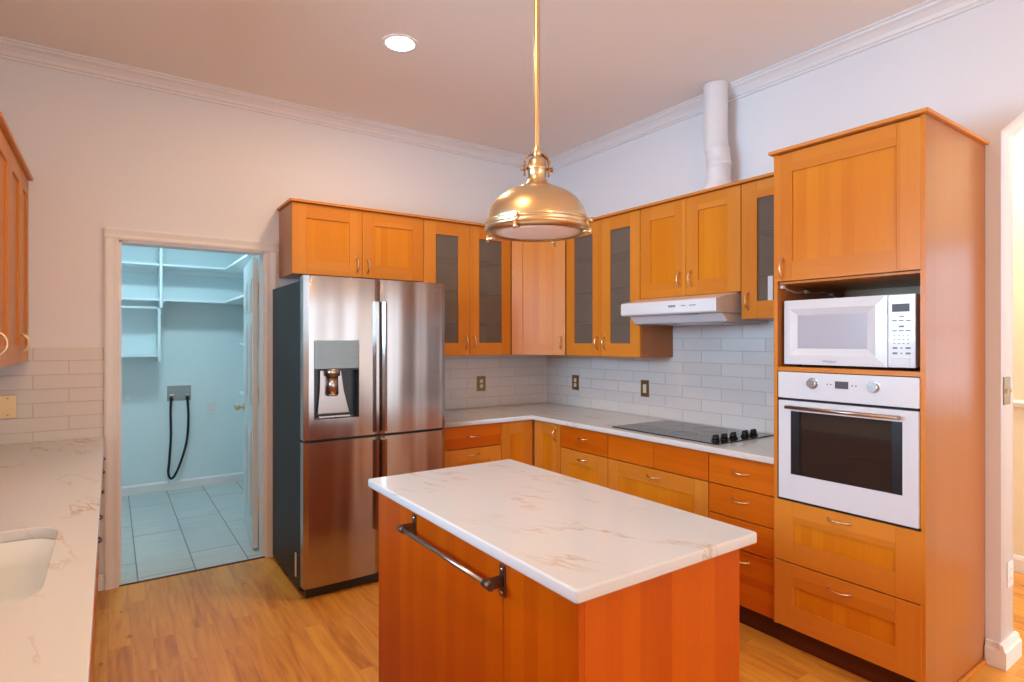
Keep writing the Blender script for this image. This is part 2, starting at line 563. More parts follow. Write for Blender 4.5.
# ------------------------------------------------------------------ mesh builder
class MB:
    def __init__(self):
        self.bm = bmesh.new()
        self.mats = []

    def mi(self, m):
        if m is None:
            return 0
        mm = M[m]
        if mm not in self.mats:
            self.mats.append(mm)
        return self.mats.index(mm)

    def _tag(self, f0, m, smooth=False):
        i = self.mi(m)
        for f in self.bm.faces:
            if f not in f0:
                f.material_index = i
                f.smooth = smooth

    def box(self, x0, x1, y0, y1, z0, z1, bev=0.0, m=None, rot=None, seg=2):
        f0 = set(self.bm.faces)
        r = bmesh.ops.create_cube(self.bm, size=1.0)
        vs = r['verts']
        cx, cy, cz = (x0 + x1) / 2, (y0 + y1) / 2, (z0 + z1) / 2
        for v in vs:
            v.co = Vector((v.co.x * abs(x1 - x0), v.co.y * abs(y1 - y0), v.co.z * abs(z1 - z0)))
            if rot is not None:
                v.co = rot @ v.co
            v.co += Vector((cx, cy, cz))
        if bev > 0:
            es = list({e for v in vs for e in v.link_edges})
            bmesh.ops.bevel(self.bm, geom=es, offset=bev, segments=seg, profile=0.5, affect='EDGES')
        self._tag(f0, m)
        return self

    def cyl(self, p0, p1, r0, r1=None, n=20, m=None, smooth=True):
        f0 = set(self.bm.faces)
        p0, p1 = Vector(p0), Vector(p1)
        d = p1 - p0
        mat = Matrix.Translation((p0 + p1) / 2) @ d.to_track_quat('Z', 'Y').to_matrix().to_4x4()
        bmesh.ops.create_cone(self.bm, cap_ends=True, segments=n, radius1=r0, radius2=r0 if r1 is None else r1, depth=d.length, matrix=mat)
        self._tag(f0, m, smooth)
        for f in self.bm.faces:
            if f not in f0 and len(f.verts) > 4:
                f.smooth = False
        return self

    def tube(self, pts, r, n=10, m=None, radii=None):
        f0 = set(self.bm.faces)
        pts = [Vector(p) for p in pts]
        rings = []
        up = None
        for i, p in enumerate(pts):
            t = (pts[min(i + 1, len(pts) - 1)] - pts[max(i - 1, 0)]).normalized()
            if up is None:
                up = t.orthogonal().normalized()
            up = (up - t * up.dot(t)).normalized()
            sd = t.cross(up)
            rr = radii[i] if radii else r
            rings.append([self.bm.verts.new(p + (up * math.cos(a) + sd * math.sin(a)) * rr) for a in [2 * PI * k / n for k in range(n)]])
        for a, b in zip(rings, rings[1:]):
            for k in range(n):
                self.bm.faces.new((a[k], a[(k + 1) % n], b[(k + 1) % n], b[k]))
        self.bm.faces.new(list(reversed(rings[0])))
        self.bm.faces.new(rings[-1])
        self._tag(f0, m, True)
        return self

    def lathe(self, prof, c=(0, 0, 0), n=48, m=None, smooth=True):
        """prof: list of (r, z) about the Z axis through c"""
        f0 = set(self.bm.faces)
        rings = []
        for r, z in prof:
            if r < 1e-6:
                rings.append([self.bm.verts.new((c[0], c[1], c[2] + z))])
            else:
                rings.append([self.bm.verts.new((c[0] + r * math.cos(2 * PI * k / n), c[1] + r * math.sin(2 * PI * k / n), c[2] + z)) for k in range(n)])
        for a, b in zip(rings, rings[1:]):
            for k in range(n):
                k2 = (k + 1) % n
                if len(a) == 1 and len(b) == 1:
                    continue
                if len(a) == 1:
                    self.bm.faces.new((a[0], b[k2], b[k]))
                elif len(b) == 1:
                    self.bm.faces.new((a[k], a[k2], b[0]))
                else:
                    self.bm.faces.new((a[k], a[k2], b[k2], b[k]))
        self._tag(f0, m, smooth)
        return self

    def prism(self, poly, axis, a0, a1, m=None, bev=0):
        """poly of 2-D points extruded along axis: 'x' -> (y,z); 'y' -> (x,z); 'z' -> (x,y)"""
        f0 = set(self.bm.faces)

        def P(p, a):
            return {'x': (a, p[0], p[1]), 'y': (p[0], a, p[1]), 'z': (p[0], p[1], a)}[axis]
        A = [self.bm.verts.new(P(p, a0)) for p in poly]
        B = [self.bm.verts.new(P(p, a1)) for p in poly]
        n = len(poly)
        self.bm.faces.new(A)
        self.bm.faces.new(list(reversed(B)))
        for k in range(n):
            self.bm.faces.new((A[k], B[k], B[(k + 1) % n], A[(k + 1) % n]))
        if bev:
            es = [e for v in A + B for e in v.link_edges]
            bmesh.ops.bevel(self.bm, geom=list(set(es)), offset=bev, segments=2, profile=0.5, affect='EDGES')
        self._tag(f0, m)
        return self

    def sphere(self, c, r, sc=(1, 1, 1), m=None, n=16):
        f0 = set(self.bm.faces)
        mt = Matrix.Translation(c) @ Matrix.Diagonal((sc[0], sc[1], sc[2], 1))
        bmesh.ops.create_uvsphere(self.bm, u_segments=n, v_segments=n // 2, radius=r, matrix=mt)
        self._tag(f0, m, True)
        return self

    def build(self, name, mat=None, parent=None, label=None):
        bmesh.ops.recalc_face_normals(self.bm, faces=self.bm.faces[:])
        me = bpy.data.meshes.new(name)
        self.bm.to_mesh(me)
        self.bm.free()
        for mm in (self.mats or [M[mat]]):
            me.materials.append(mm)
        o = bpy.data.objects.new(name, me)
        COL.objects.link(o)
        if parent is not None:
            o.parent = parent
        if label:
            o['label'] = label
        return o


def filled(loops, t, bev=0.0):
    """flat shape in XY with holes, extruded down by t, edges eased; returns bmesh"""
    cu = bpy.data.curves.new('tmp', 'CURVE')
    cu.dimensions = '2D'
    cu.fill_mode = 'BOTH'
    cu.extrude = t / 2 - bev
    cu.bevel_depth = bev
    cu.bevel_resolution = 2
    cu.offset = -bev
    for lp in loops:
        s = cu.splines.new('POLY')
        s.points.add(len(lp) - 1)
        for i, p in enumerate(lp):
            s.points[i].co = (p[0], p[1], 0, 1)
        s.use_cyclic_u = True
    o = bpy.data.objects.new('tmp', cu)
    COL.objects.link(o)
    dg = bpy.context.evaluated_depsgraph_get()
    dg.update()
    me = bpy.data.meshes.new_from_object(o.evaluated_get(dg))
    bm = bmesh.new()
    bm.from_mesh(me)
    bmesh.ops.remove_doubles(bm, verts=bm.verts[:], dist=1e-5)
    bpy.data.objects.remove(o)
    bpy.data.curves.remove(cu)
    bpy.data.meshes.remove(me)
    return bm


def slab(name, loops, z0, z1, mat, bev=0.0, xf=None, parent=None):
    bm = filled(loops, z1 - z0, bev)
    for v in bm.verts:
        v.co.z += (z0 + z1) / 2
        if xf:
            v.co = Vector(xf(v.co))
    b = MB()
    b.bm.free()
    b.bm = bm
    return b.build(name, mat, parent)


def text_mesh(name, s, size, mat, parent, xf, depth=0.0006, label=None, shear=0.0):
    cu = bpy.data.curves.new('tmp', 'FONT')
    cu.body = s
    cu.size = size
    cu.extrude = depth
    cu.align_x = 'CENTER'
    cu.align_y = 'CENTER'
    cu.shear = shear
    o = bpy.data.objects.new('tmp', cu)
    COL.objects.link(o)
    dg = bpy.context.evaluated_depsgraph_get()
    dg.update()
    me = bpy.data.meshes.new_from_object(o.evaluated_get(dg))
    bpy.data.objects.remove(o)
    for v in me.vertices:
        v.co = Vector(xf(v.co))
    me.materials.clear()
    me.materials.append(M[mat])
    me.name = name
    ob = bpy.data.objects.new(name, me)
    COL.objects.link(ob)
    if parent is not None:
        ob.parent = parent
    if label:
        ob['label'] = label
    return ob


def tag(o, label=None, cat=None, group=None, kind=None):
    if label:
        o['label'] = label
    if cat:
        o['category'] = cat
    if group:
        o['group'] = group
    if kind:
        o['kind'] = kind
    return o


def thing(name, label, cat, loc=(0, 0, 0), rz=0.0, group=None):
    o = bpy.data.objects.new(name, None)
    o.empty_display_size = 0.05
    COL.objects.link(o)
    o.location = loc
    o.rotation_euler = (0, 0, rz)
    return tag(o, label, cat, group)


def struct(o):
    o['kind'] = 'structure'
    return o


def copy_tree(o, loc, rz=None, label=None, group=None):
    c = o.copy()
    COL.objects.link(c)
    c.location = loc
    if rz is not None:
        c.rotation_euler = (0, 0, rz)
    if label:
        c['label'] = label
    if group:
        c['group'] = group
    for ch in [x for x in bpy.data.objects if x.parent == o]:
        d = ch.copy()
        COL.objects.link(d)
        d.parent = c
        for g in [x for x in bpy.data.objects if x.parent == ch]:
            e = g.copy()
            COL.objects.link(e)
            e.parent = d
    return c


# ================================================================== SETTING
XL, YF, ZC = -4.06, -7.0, 3.136          # left wall, front wall, ceiling height
YB = 2.453                                # laundry back wall


def wall_y(name, loops, y0, y1, mat):     # wall lying in XZ (loops given as (x,z)), thickness y0..y1
    return struct(slab(name, loops, y0, y1, mat, xf=lambda c: (c.x, c.z, c.y)))


def wall_x(name, loops, x0, x1, mat):     # wall lying in YZ (loops as (y,z))
    return struct(slab(name, loops, x0, x1, mat, xf=lambda c: (c.z, c.x, c.y)))


R4 = lambda a, b, c, d: [(a, c), (b, c), (b, d), (a, d)]
struct(MB().box(XL - 0.15, 4.2, YF - 0.15, 0.0, -0.1, 0.0).build('floor', 'floor'))
struct(MB().box(XL - 0.15, -1.9, 0.0, YB + 0.12, -0.1, 0.0).build('floor_laundry', 'floor_tile'))
struct(MB().box(XL - 0.15, 4.2, YF - 0.15, 0.12, ZC, ZC + 0.1).build('ceiling', 'ceil'))
struct(MB().box(-3.85, -1.9, 0.12, YB + 0.12, 2.75, 2.85).build('ceiling_laundry', 'laundry'))
wall_y('wall_back', [[(XL, 0), (-3.297, 0), (-3.297, 2.099), (-2.467, 2.099), (-2.467, 0), (0, 0), (0, ZC), (XL, ZC)]], 0.0, 0.12, 'wall')
wall_x('wall_left', [R4(YF, 0.12, 0, ZC), R4(-2.95, -1.65, 1.43, 2.28)], XL - 0.15, XL, 'wall')
# right wall with the clipped-corner opening to the dining room
AY = -3.341
wall_x('wall_right', [[(YF, 0), (-5.1, 0), (-5.1, 2.446), (-4.84, 2.65), (AY - 0.26, 2.65), (AY, 2.446), (AY, 0), (0.12, 0), (0.12, ZC), (YF, ZC)]], 0.0, 0.17, 'wall')
wall_y('wall_front', [R4(XL, 4.2, 0, ZC), R4(-3.0, -0.2, 0.05, 2.3), R4(0.4, 1.35, 0.6, 2.2)], YF - 0.15, YF, 'wall')
# laundry room walls
struct(MB().box(-3.86, -1.9, YB, YB + 0.12, 0, 2.85).build('wall_laundry_back', 'laundry'))
struct(MB().box(-3.98, -3.86, 0.12, YB + 0.12, 0, 2.85).build('wall_laundry_left', 'laundry'))
struct(MB().box(-2.1, -1.98, 0.12, YB, 0, 2.85).build('wall_laundry_right', 'laundry'))
struct(MB().box(-3.297 - 0.56, -3.297, 0.121, 0.13, 0, 2.85).box(-3.297, -2.467, 0.121, 0.13, 2.1, 2.85).box(-2.467, -2.1, 0.121, 0.13, 0, 2.85).build('wall_laundry_front', 'laundry'))
# dining room beyond the opening
wall_x('wall_dining', [R4(-5.8, -0.6, 0, ZC), R4(-4.7, -3.6, 0.95, 2.2)], 1.47, 1.59, 'cream')
struct(MB().box(0.17, 1.47, -0.72, -0.6, 0, ZC).build('wall_dining_back', 'cream'))
struct(MB().prism([(1.47, 1.06), (1.445, 1.065), (1.44, 1.09), (1.455, 1.10), (1.47, 1.105)], 'y', -5.8, -0.72).build('trim_chair_rail', 'trim'))
struct(MB().prism([(1.47, 0), (1.452, 0), (1.452, 0.08), (1.46, 0.10), (1.47, 0.105)], 'y', -5.8, -0.72).build('baseboard_dining', 'trim'))

# window over the sink, then added unseen openings that light the room
def window(name, axis, a, b, z0, z1, pos, mull=1, rails=0):
    m = MB()
    t = 0.05
    def bx(u0, u1, w0, w1):
        if axis == 'x':
            m.box(pos - 0.03, pos + 0.03, u0, u1, w0, w1)
        else:
            m.box(u0, u1, pos - 0.03, pos + 0.03, w0, w1)
    bx(a, b, z0, z0 + t); bx(a, b, z1 - t, z1); bx(a, a + t, z0, z1); bx(b - t, b, z0, z1)
    for i in range(mull):
        c = a + (b - a) * (i + 1) / (mull + 1)
        bx(c - 0.03, c + 0.03, z0, z1)
    for i in range(rails):
        c = z0 + (z1 - z0) * (i + 1) / (rails + 1)
        bx(a, b, c - 0.015, c + 0.015)
    return struct(m.build(name, 'trim'))


window('window_1', 'x', -2.95, -1.65, 1.43, 2.28, XL - 0.09, 1)
window('window_2_added', 'y', -3.0, -0.2, 0.05, 2.3, YF - 0.08, 1)  # unseen glazed opening, added to let daylight in
window('window_4_added', 'x', -4.7, -3.6, 0.95, 2.2, 1.53, 0, 1)  # unseen, added as the bright reflection in the tall cabinet side
window('window_3_added', 'y', 0.4, 1.35, 0.6, 2.2, YF - 0.08, 0, 1)  # unseen opening added to light the dining end
# ground outside
struct(MB().box(-14, 14, -22, YF - 0.2, -0.3, -0.12).build('ground', 'floor_tile'))

# crown moulding: profile in (distance from wall, z)
CP = [(0, ZC - 0.085), (0.012, ZC - 0.085), (0.012, ZC - 0.072), (0.022, ZC - 0.068), (0.030, ZC - 0.05), (0.050, ZC - 0.030), (0.070, ZC - 0.022), (0.074, ZC - 0.012), (0.087, ZC - 0.010), (0.087, ZC), (0, ZC)]
struct(MB().prism([(-d, z) for d, z in CP], 'x', XL, 0).build('trim_crown_back', 'trim'))
struct(MB().prism([(-d, z) for d, z in CP], 'y', YF, 0).build('trim_crown_right', 'trim'))
struct(MB().prism([(XL + d, z) for d, z in CP], 'y', YF, 0).build('trim_crown_left', 'trim'))

# baseboards
def bb(poly_axis, s, a0, a1, base):
    pr = [(0, 0), (0.018, 0), (0.018, 0.062), (0.012, 0.075), (0.009, 0.088), (0, 0.092)]
    return [(base + s * d, z) for d, z in pr]


struct(MB().prism([(AY - 0.026, 0), (AY - 0.026, 0.075), (AY - 0.018, 0.085), (AY - 0.014, 0.105), (AY, 0.11), (AY, 0)], 'x', -0.026, 0.196)
       .prism([(-0.026, 0), (-0.026, 0.075), (-0.018, 0.085), (-0.014, 0.105), (0, 0.11), (0, 0)], 'y', AY - 0.0, -3.288)
       .prism([(0.17, 0), (0.196, 0), (0.196, 0.075), (0.188, 0.085), (0.184, 0.105), (0.17, 0.11)], 'y', AY, -3.0).build('baseboard_right', 'trim'))
struct(MB().prism([(-d, z) for d, z in [(0, 0), (0.018, 0), (0.018, 0.062), (0.012, 0.075), (0.009, 0.088), (0, 0.092)]], 'x', -3.40, -3.372).build('baseboard_back', 'trim'))
struct(MB().prism([(YB - d, z) for d, z in [(0, 0), (0.018, 0), (0.018, 0.075), (0.009, 0.088), (0, 0.092)]], 'x', -3.86, -2.1).build('baseboard_laundry', 'trim'))

# door casing (profiled) + jamb lining, one trim object
m = MB()
cas = [(0, 0), (0, 0.014), (0.012, 0.020), (0.03, 0.018), (0.045, 0.022), (0.058, 0.026), (0.072, 0.024), (0.072, 0)]
XA, XB2, ZT = -3.297, -2.467, 2.099
def casing_v(x, s):
    m.prism([(x + s * d, -t) for d, t in cas], 'z', 0, ZT + 0.002)
casing_v(XA, -1)
casing_v(XB2, 1)
m.prism([(-t, ZT + d) for d, t in cas], 'x', XA - 0.072, XB2 + 0.072)
for (a, b) in ((XA, XA + 0.012), (XB2 - 0.012, XB2)):
    m.box(a, b, 0.0, 0.13, 0, ZT)
m.box(XA, XB2, 0.0, 0.13, ZT - 0.012, ZT)
struct(m.build('trim_door_casing', 'trim'))
struct(MB().box(XA, XB2, -0.012, 0.006, 0.0, 0.006, 0.002).build('trim_threshold', 'kick'))

# laundry door: open leaf with moulded panels
dr = MB()
dw, dh = 0.775, 2.084
dr.box(0, dw, 0, 0.035, 0.012, dh, 0.002)
for (a, b) in ((0.10, 0.345), (0.43, 0.675)):
    for (c, d) in ((0.22, 0.86), (1.02, 1.62), (1.70, 1.94)):
        for (y0, y1) in ((-0.005, 0.0), (0.035, 0.040)):
            dr.box(a, b, y0, y1, c, d, 0.004)
            dr.box(a + 0.035, b - 0.035, y0 - 0.004, y1 + 0.004, c + 0.035, d - 0.035, 0.003)
door = dr.build('door_1', 'door_paint')
struct(door)
door.location = (-2.476, 0.172, 0)
door.rotation_euler = (0, 0, math.radians(84.6))
for s in (1,):
    k = MB()
    k.cyl((dw - 0.06, -0.008, 0.95), (dw - 0.06, 0, 0.95), 0.030).cyl((dw - 0.06, 0.035, 0.95), (dw - 0.06, 0.043, 0.95), 0.030)
    k.cyl((dw - 0.06, -0.04, 0.95), (dw - 0.06, 0.075, 0.95), 0.011)
    k.sphere((dw - 0.06, -0.052, 0.95), 0.026, (1, 0.8, 1)).sphere((dw - 0.06, 0.087, 0.95), 0.026, (1, 0.8, 1))
    k.build('door_knob', 'brass', door)
for z in (0.33, 1.10, 1.86):
    MB().box(-0.004, 0.03, -0.006, -0.0005, z - 0.045, z + 0.045).cyl((-0.008, -0.006, z - 0.045), (-0.008, -0.006, z + 0.045), 0.006).build('hinge', 'brass', door)

# backsplashes
sp = MB().box(-1.53, 0.0, -0.008, 0.0, 0.915, 1.372)
tag(struct(sp.build('trim_backsplash_back', 'tile_back')))
sp = MB().box(-0.008, 0.0, -2.640, -0.008, 0.915, 1.77)
struct(sp.build('trim_backsplash_right', 'tile_right'))
struct(MB().box(XL, -3.371, -0.008, 0.0, 0.915, 1.448).build('trim_backsplash_left', 'tile_left'))
struct(MB().box(XL, XL + 0.008, -4.9, -0.008, 0.915, 1.38).build('trim_backsplash_sink', 'tile_right'))

# ================================================================== CABINET KIT
# local frame: x along the width, front face at y = 0 looking to -y, body behind (+y), z up
def bow_handle(parent, x, z, vertical=True, ln=0.096, y0=0.0, name='handle', mat='nickel'):
    m = MB()
    h = ln / 2
    n = 12
    pts, rad = [], []
    for i in range(n + 1):
        t = -1 + 2 * i / n
        off = 0.030 * (1 - abs(t) ** 2.6) + 0.002
        rad.append(0.0055 - 0.0014 * (1 - abs(t)))
        s = t * h
        pts.append((x, y0 - off, z + s) if vertical else (x + s, y0 - off, z))
    m.tube(pts, 0.004, 8, radii=rad)
    for e in (-1, 1):
        c = (x, y0, z + e * h) if vertical else (x + e * h, y0, z)
        m.cyl(c, (c[0], y0 - 0.006, c[2]), 0.0068, 0.005, 12)
    return m.build(name, mat, parent)


def shaker(parent, x0, x1, z0, z1, handle=None, kind='panel', st=0.092, rt=0.092, t=0.02, name='door'):
    """framed front with its panel or pane; handle = (x, z, vertical)"""
    m = MB()
    g = 0.0015
    a, b, c, d = x0 + g, x1 - g, z0 + g, z1 - g
    m.box(a, a + st, 0, t, c, d, 0.0012, 'wood_v', seg=1)
    m.box(b - st, b, 0, t, c, d, 0.0012, 'wood_v', seg=1)
    m.box(a + st, b - st, 0.0004, t, c, c + rt, 0, 'wood_h')
    m.box(a + st, b - st, 0.0004, t, d - rt, d, 0, 'wood_h')
    o = m.build(name, None, parent)
    if kind == 'panel':
        MB().box(a + st, b - st, 0.009, 0.016, c + rt, d - rt).build('panel', 'panel', o)
    elif kind == 'glass':
        MB().box(a + st, b - st, 0.010, 0.014, c + rt, d - rt).build('glass_pane', 'glass', o, 'smoked glass pane')
    if handle:
        bow_handle(o, *handle)
    return o


def slab_front(parent, x0, x1, z0, z1, handle=None, name='drawer'):
    g = 0.0015
    o = MB().box(x0 + g, x1 - g, 0, 0.02, z0 + g, z1 - g, 0.0015, seg=1).build(name, 'slab_h', parent)
    if handle:
        bow_handle(o, *handle)
    return o


def carcass(parent, w, z0, z1, depth, shelves=(), y0=0.021, open_front=True, mat='side'):
    t = 0.018
    m = MB()
    m.box(0, t, y0, depth, z0, z1, 0, mat).box(w - t, w, y0, depth, z0, z1, 0, mat)
    m.box(t, w - t, y0, depth, z0, z0 + t, 0, mat).box(t, w - t, y0, depth, z1 - t, z1, 0, mat)
    m.box(t, w - t, depth - 0.006, depth, z0 + t, z1 - t, 0, 'interior')
    m.box(t, t + 0.002, y0 + 0.001, depth - 0.006, z0 + t, z1 - t, 0, 'interior').box(w - t - 0.002, w - t, y0 + 0.001, depth - 0.006, z0 + t, z1 - t, 0, 'interior')
    b = m.build('body', None, parent)
    for s in shelves:
        MB().box(t + 0.003, w - t - 0.003, y0 + 0.012, depth - 0.007, s - 0.006, s + 0.006).build('shelf', 'shelf_edge', parent)
    return b


RB, RR, RL = 0.0, -PI / 2, PI / 2
ZU0, ZU1 = 1.372, 2.390
UD = 0.35
GU = 'wall cabinets of the L-shaped run'

# ---- wall cabinets, back wall
c = thing('wall_cabinet', 'short orange wood wall cabinet with two solid doors above the refrigerator', 'cabinet', (-2.374, -UD, 0), RB, GU)
carcass(c, 0.938, 1.925, ZU1, UD - 0.002)
shaker(c, 0, 0.469, 1.925, ZU1, (0.430, 2.010, True), st=0.088)
shaker(c, 0.469, 0.938, 1.925, ZU1, (0.508, 2.010, True), st=0.088)

c = thing('wall_cabinet', 'glass-door wall cabinet right of the refrigerator, its panes shown beside the corner cabinet', 'cabinet', (-1.434, -UD, 0), RB, GU)
carcass(c, 0.782, ZU0, ZU1, UD - 0.002, (1.62, 1.87, 2.12))
shaker(c, 0, 0.393, ZU0, ZU1, (0.357, 1.480, True), 'glass', st=0.098, rt=0.098)
shaker(c, 0.393, 0.782, ZU0, ZU1, (0.430, 1.480, True), 'glass', st=0.085, rt=0.098)

# ---- diagonal corner cabinet
dl = math.hypot(0.651 - 0.35, 0.688 - 0.35)
ang = math.atan2(-(0.688 - 0.35), (0.651 - 0.35))
c = thing('corner_wall_cabinet', 'diagonal corner wall cabinet with one pale solid door behind the pendant lamp', 'cabinet', (-0.651, -0.35, 0), ang, GU)
m = MB()
ca, sa = math.cos(-ang), math.sin(-ang)
def to_loc(px, py):
    dx, dy = px + 0.651, py + 0.35
    return (dx * ca - dy * sa, dx * sa + dy * ca)
off = 0.021
poly = [to_loc(-0.651 + 0.001, -0.35 + 0.0), to_loc(-0.650, -0.003), to_loc(-0.003, -0.003), to_loc(-0.003, -0.687), to_loc(-0.35, -0.687)]
poly[0] = (poly[0][0] + 0.010, 0.021)
poly[4] = (poly[4][0] - 0.010, 0.021)
m.prism(poly, 'z', ZU0, ZU1)
m.build('body', 'side', c)
shaker(c, 0.004, dl - 0.004, ZU0, ZU1, (dl - 0.045, 1.475, True), st=0.092)

# ---- wall cabinets, right wall (origin at far end, local x runs toward the camera)
c = thing('wall_cabinet', 'glass-door wall cabinet between the corner cabinet and the range hood', 'cabinet', (-UD, -0.690, 0), RR, GU)
carcass(c, 0.784, ZU0, ZU1, UD - 0.002, (1.62, 1.87, 2.12))
shaker(c, 0, 0.400, ZU0, ZU1, (0.362, 1.475, True), 'glass', st=0.092, rt=0.095)
shaker(c, 0.400, 0.784, ZU0, ZU1, (0.440, 1.475, True), 'glass', st=0.092, rt=0.095)

c = thing('wall_cabinet', 'short two-door wall cabinet mounted right above the white range hood', 'cabinet', (-UD, -1.476, 0), RR, GU)
carcass(c, 0.772, 1.772, ZU1, UD - 0.002)
shaker(c, 0, 0.383, 1.772, ZU1, (0.335, 1.880, True), st=0.09)
shaker(c, 0.383, 0.772, 1.772, ZU1, (0.425, 1.880, True), st=0.09)

c = thing('wall_cabinet', 'single glass-door wall cabinet between the range hood and the tall oven cabinet', 'cabinet', (-UD, -2.250, 0), RR, GU)
carcass(c, 0.389, 1.612, ZU1, UD - 0.002, (1.87, 2.12))
shaker(c, 0, 0.389, 1.612, ZU1, (0.045, 1.715, True), 'glass', st=0.098, rt=0.098)
w_ = MB().box(-0.3430, -0.3403, -2.440, -2.411, 1.712, 1.846).build('white_sliver', 'white_d')  # thin white box on the pane's outer face
tag(w_, 'narrow white card on the glass of the wall cabinet beside the tall oven cabinet', 'sliver')

# cornice running along the whole L of wall cabinets
m = MB()
path = [(-2.392, 0.0), (-2.392, -0.372), (-0.660, -0.372), (-0.372, -0.697), (-0.372, -2.640)]
inner = [(-2.374, 0.0), (-2.374, -0.352), (-0.651, -0.352), (-0.352, -0.688), (-0.352, -2.640)]
poly = path + [(0.0, -2.640), (0.0, 0.0)]
m.prism([(x, y) for x, y in poly], 'z', 2.392, 2.408, bev=0.003)
co = m.build('cabinet_cornice', 'cornice')
tag(co, 'thin wooden cornice board capping the L-shaped run of wall cabinets', 'cornice')

# ---- base cabinets
D = 0.652
HB = 0.880
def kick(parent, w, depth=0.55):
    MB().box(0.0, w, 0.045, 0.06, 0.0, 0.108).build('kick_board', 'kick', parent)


def base_body(parent, w, depth=0.62, z0=0.110, z1=HB):
    return MB().box(0.0, w, 0.022, depth, z0, z1).build('body', 'side', parent)


GB = 'base cabinets under the L-shaped worktop'
# back wall, left one partly behind the refrigerator
c = thing('base_cabinet', 'drawer base cabinet right beside the refrigerator', 'cabinet', (-1.425, -D, 0), RB, GB)
base_body(c, 0.476); kick(c, 0.476)
slab_front(c, 0, 0.476, 0.718, HB - 0.002, (0.238, 0.800, False))
shaker(c, 0, 0.476, 0.41, 0.715, (0.238, 0.668, False), name='drawer')
shaker(c, 0, 0.476, 0.112, 0.407, (0.238, 0.360, False), name='drawer')
# corner base with bi-fold doors
c = thing('corner_base_cabinet', 'corner base cabinet with two narrow doors meeting in the inner angle', 'cabinet', (-0.947, -D, 0), RB, GB)
MB().prism([(0.001, 0.022), (0.296, 0.022), (0.318, 0.0), (0.318, -0.331), (0.90, -0.331), (0.90, 0.640), (0.001, 0.640)], 'z', 0.11, HB).build('body', 'side', c)
shaker(c, 0, 0.292, 0.112, HB - 0.002, None, st=0.085, rt=0.092)
o = shaker(c, 0, 0.310, 0.112, HB - 0.002, (0.262, 0.800, True), st=0.085, rt=0.092)
o.rotation_euler = (0, 0, -PI / 2)
o.location = (0.295, -0.020, 0)
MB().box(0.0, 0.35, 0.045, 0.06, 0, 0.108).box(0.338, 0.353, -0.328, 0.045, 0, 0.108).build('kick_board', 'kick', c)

c = thing('base_cabinet', 'drawer base cabinet between the corner doors and the cooktop cabinet', 'cabinet', (-D, -0.986, 0), RR, GB)
base_body(c, 0.484); kick(c, 0.484)
slab_front(c, 0, 0.484, 0.718, HB - 0.002, (0.242, 0.808, False))
shaker(c, 0, 0.484, 0.41, 0.715, (0.242, 0.665, False), name='drawer')
shaker(c, 0, 0.484, 0.112, 0.407, (0.242, 0.360, False), name='drawer')

c = thing('base_cabinet', 'wide base cabinet below the cooktop with two plain top panels', 'cabinet', (-D, -1.472, 0), RR, GB)
base_body(c, 0.779); kick(c, 0.779)
slab_front(c, 0, 0.389, 0.718, HB - 0.002, None, 'front_panel')
slab_front(c, 0.389, 0.779, 0.718, HB - 0.002, None, 'front_panel')
shaker(c, 0, 0.779, 0.41, 0.715, (0.389, 0.668, False), name='drawer')
shaker(c, 0, 0.779, 0.112, 0.407, (0.389, 0.360, False), name='drawer')

c = thing('base_cabinet', 'narrow four-drawer base cabinet beside the tall oven cabinet', 'cabinet', (-D, -2.253, 0), RR, GB)
base_body(c, 0.386); kick(c, 0.386)
slab_front(c, 0, 0.386, 0.718, HB - 0.002, (0.194, 0.800, False))
slab_front(c, 0, 0.386, 0.558, 0.715, (0.194, 0.655, False))
slab_front(c, 0, 0.386, 0.402, 0.555, (0.194, 0.500, False))
slab_front(c, 0, 0.386, 0.112, 0.399, (0.194, 0.348, False))

# ---- tall oven cabinet: origin far front corner, x toward camera
TD, TW = 0.672, 0.642
c = thing('tall_oven_cabinet', 'tall orange wood cabinet housing the white microwave and built-in oven', 'cabinet', (-TD, -2.642, 0), RR)
m = MB()
t = 0.018
y0 = 0.004
m.box(0, t, y0, TD - 0.002, 0.112, 2.392, 0, 'side').box(TW - t, TW, y0, TD - 0.002, 0, 2.392, 0, 'side')
for (a, b) in ((0.112, 0.13), (0.722, 0.734), (1.342, 1.362), (1.762, 1.772), (2.374, 2.392)):
    m.box(t, TW - t, 0.022 if a != 1.342 else 0.006, TD - 0.01, a, b, 0, 'wood_h')
m.box(t, TW - t, TD - 0.012, TD - 0.002, 0.13, 2.374, 0, 'interior')
m.box(0, t + 0.001, 0.002, y0, 0.112, 2.392, 0, 'wood_v').box(TW - t - 0.001, TW, 0.002, y0, 0, 2.392, 0, 'wood_v')
m.build('body', None, c)
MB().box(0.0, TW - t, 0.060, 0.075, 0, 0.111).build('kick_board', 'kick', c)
MB().box(TW, TW + 0.012, 0.02, TD - 0.01, 0.0, 0.022, 0.003).build('floor_strip', 'wood_h', c)
o = shaker(c, 0.003, TW - t + 0.003, 1.773, 2.388, (0.048, 1.835, True), st=0.088, rt=0.092)
shaker(c, 0.003, TW - 0.012, 0.428, 0.722, (0.310, 0.685, False), st=0.095, rt=0.098, name='drawer')
shaker(c, 0.003, TW - 0.012, 0.114, 0.425, (0.310, 0.372, False), st=0.095, rt=0.105, name='drawer')
co = MB().box(-0.712 + 0.018, -0.001, -3.300, -2.624, 2.394, 2.410, 0.004).build('cabinet_cornice', 'cornice')
tag(co, 'wooden cornice board capping the tall oven cabinet', 'cornice')

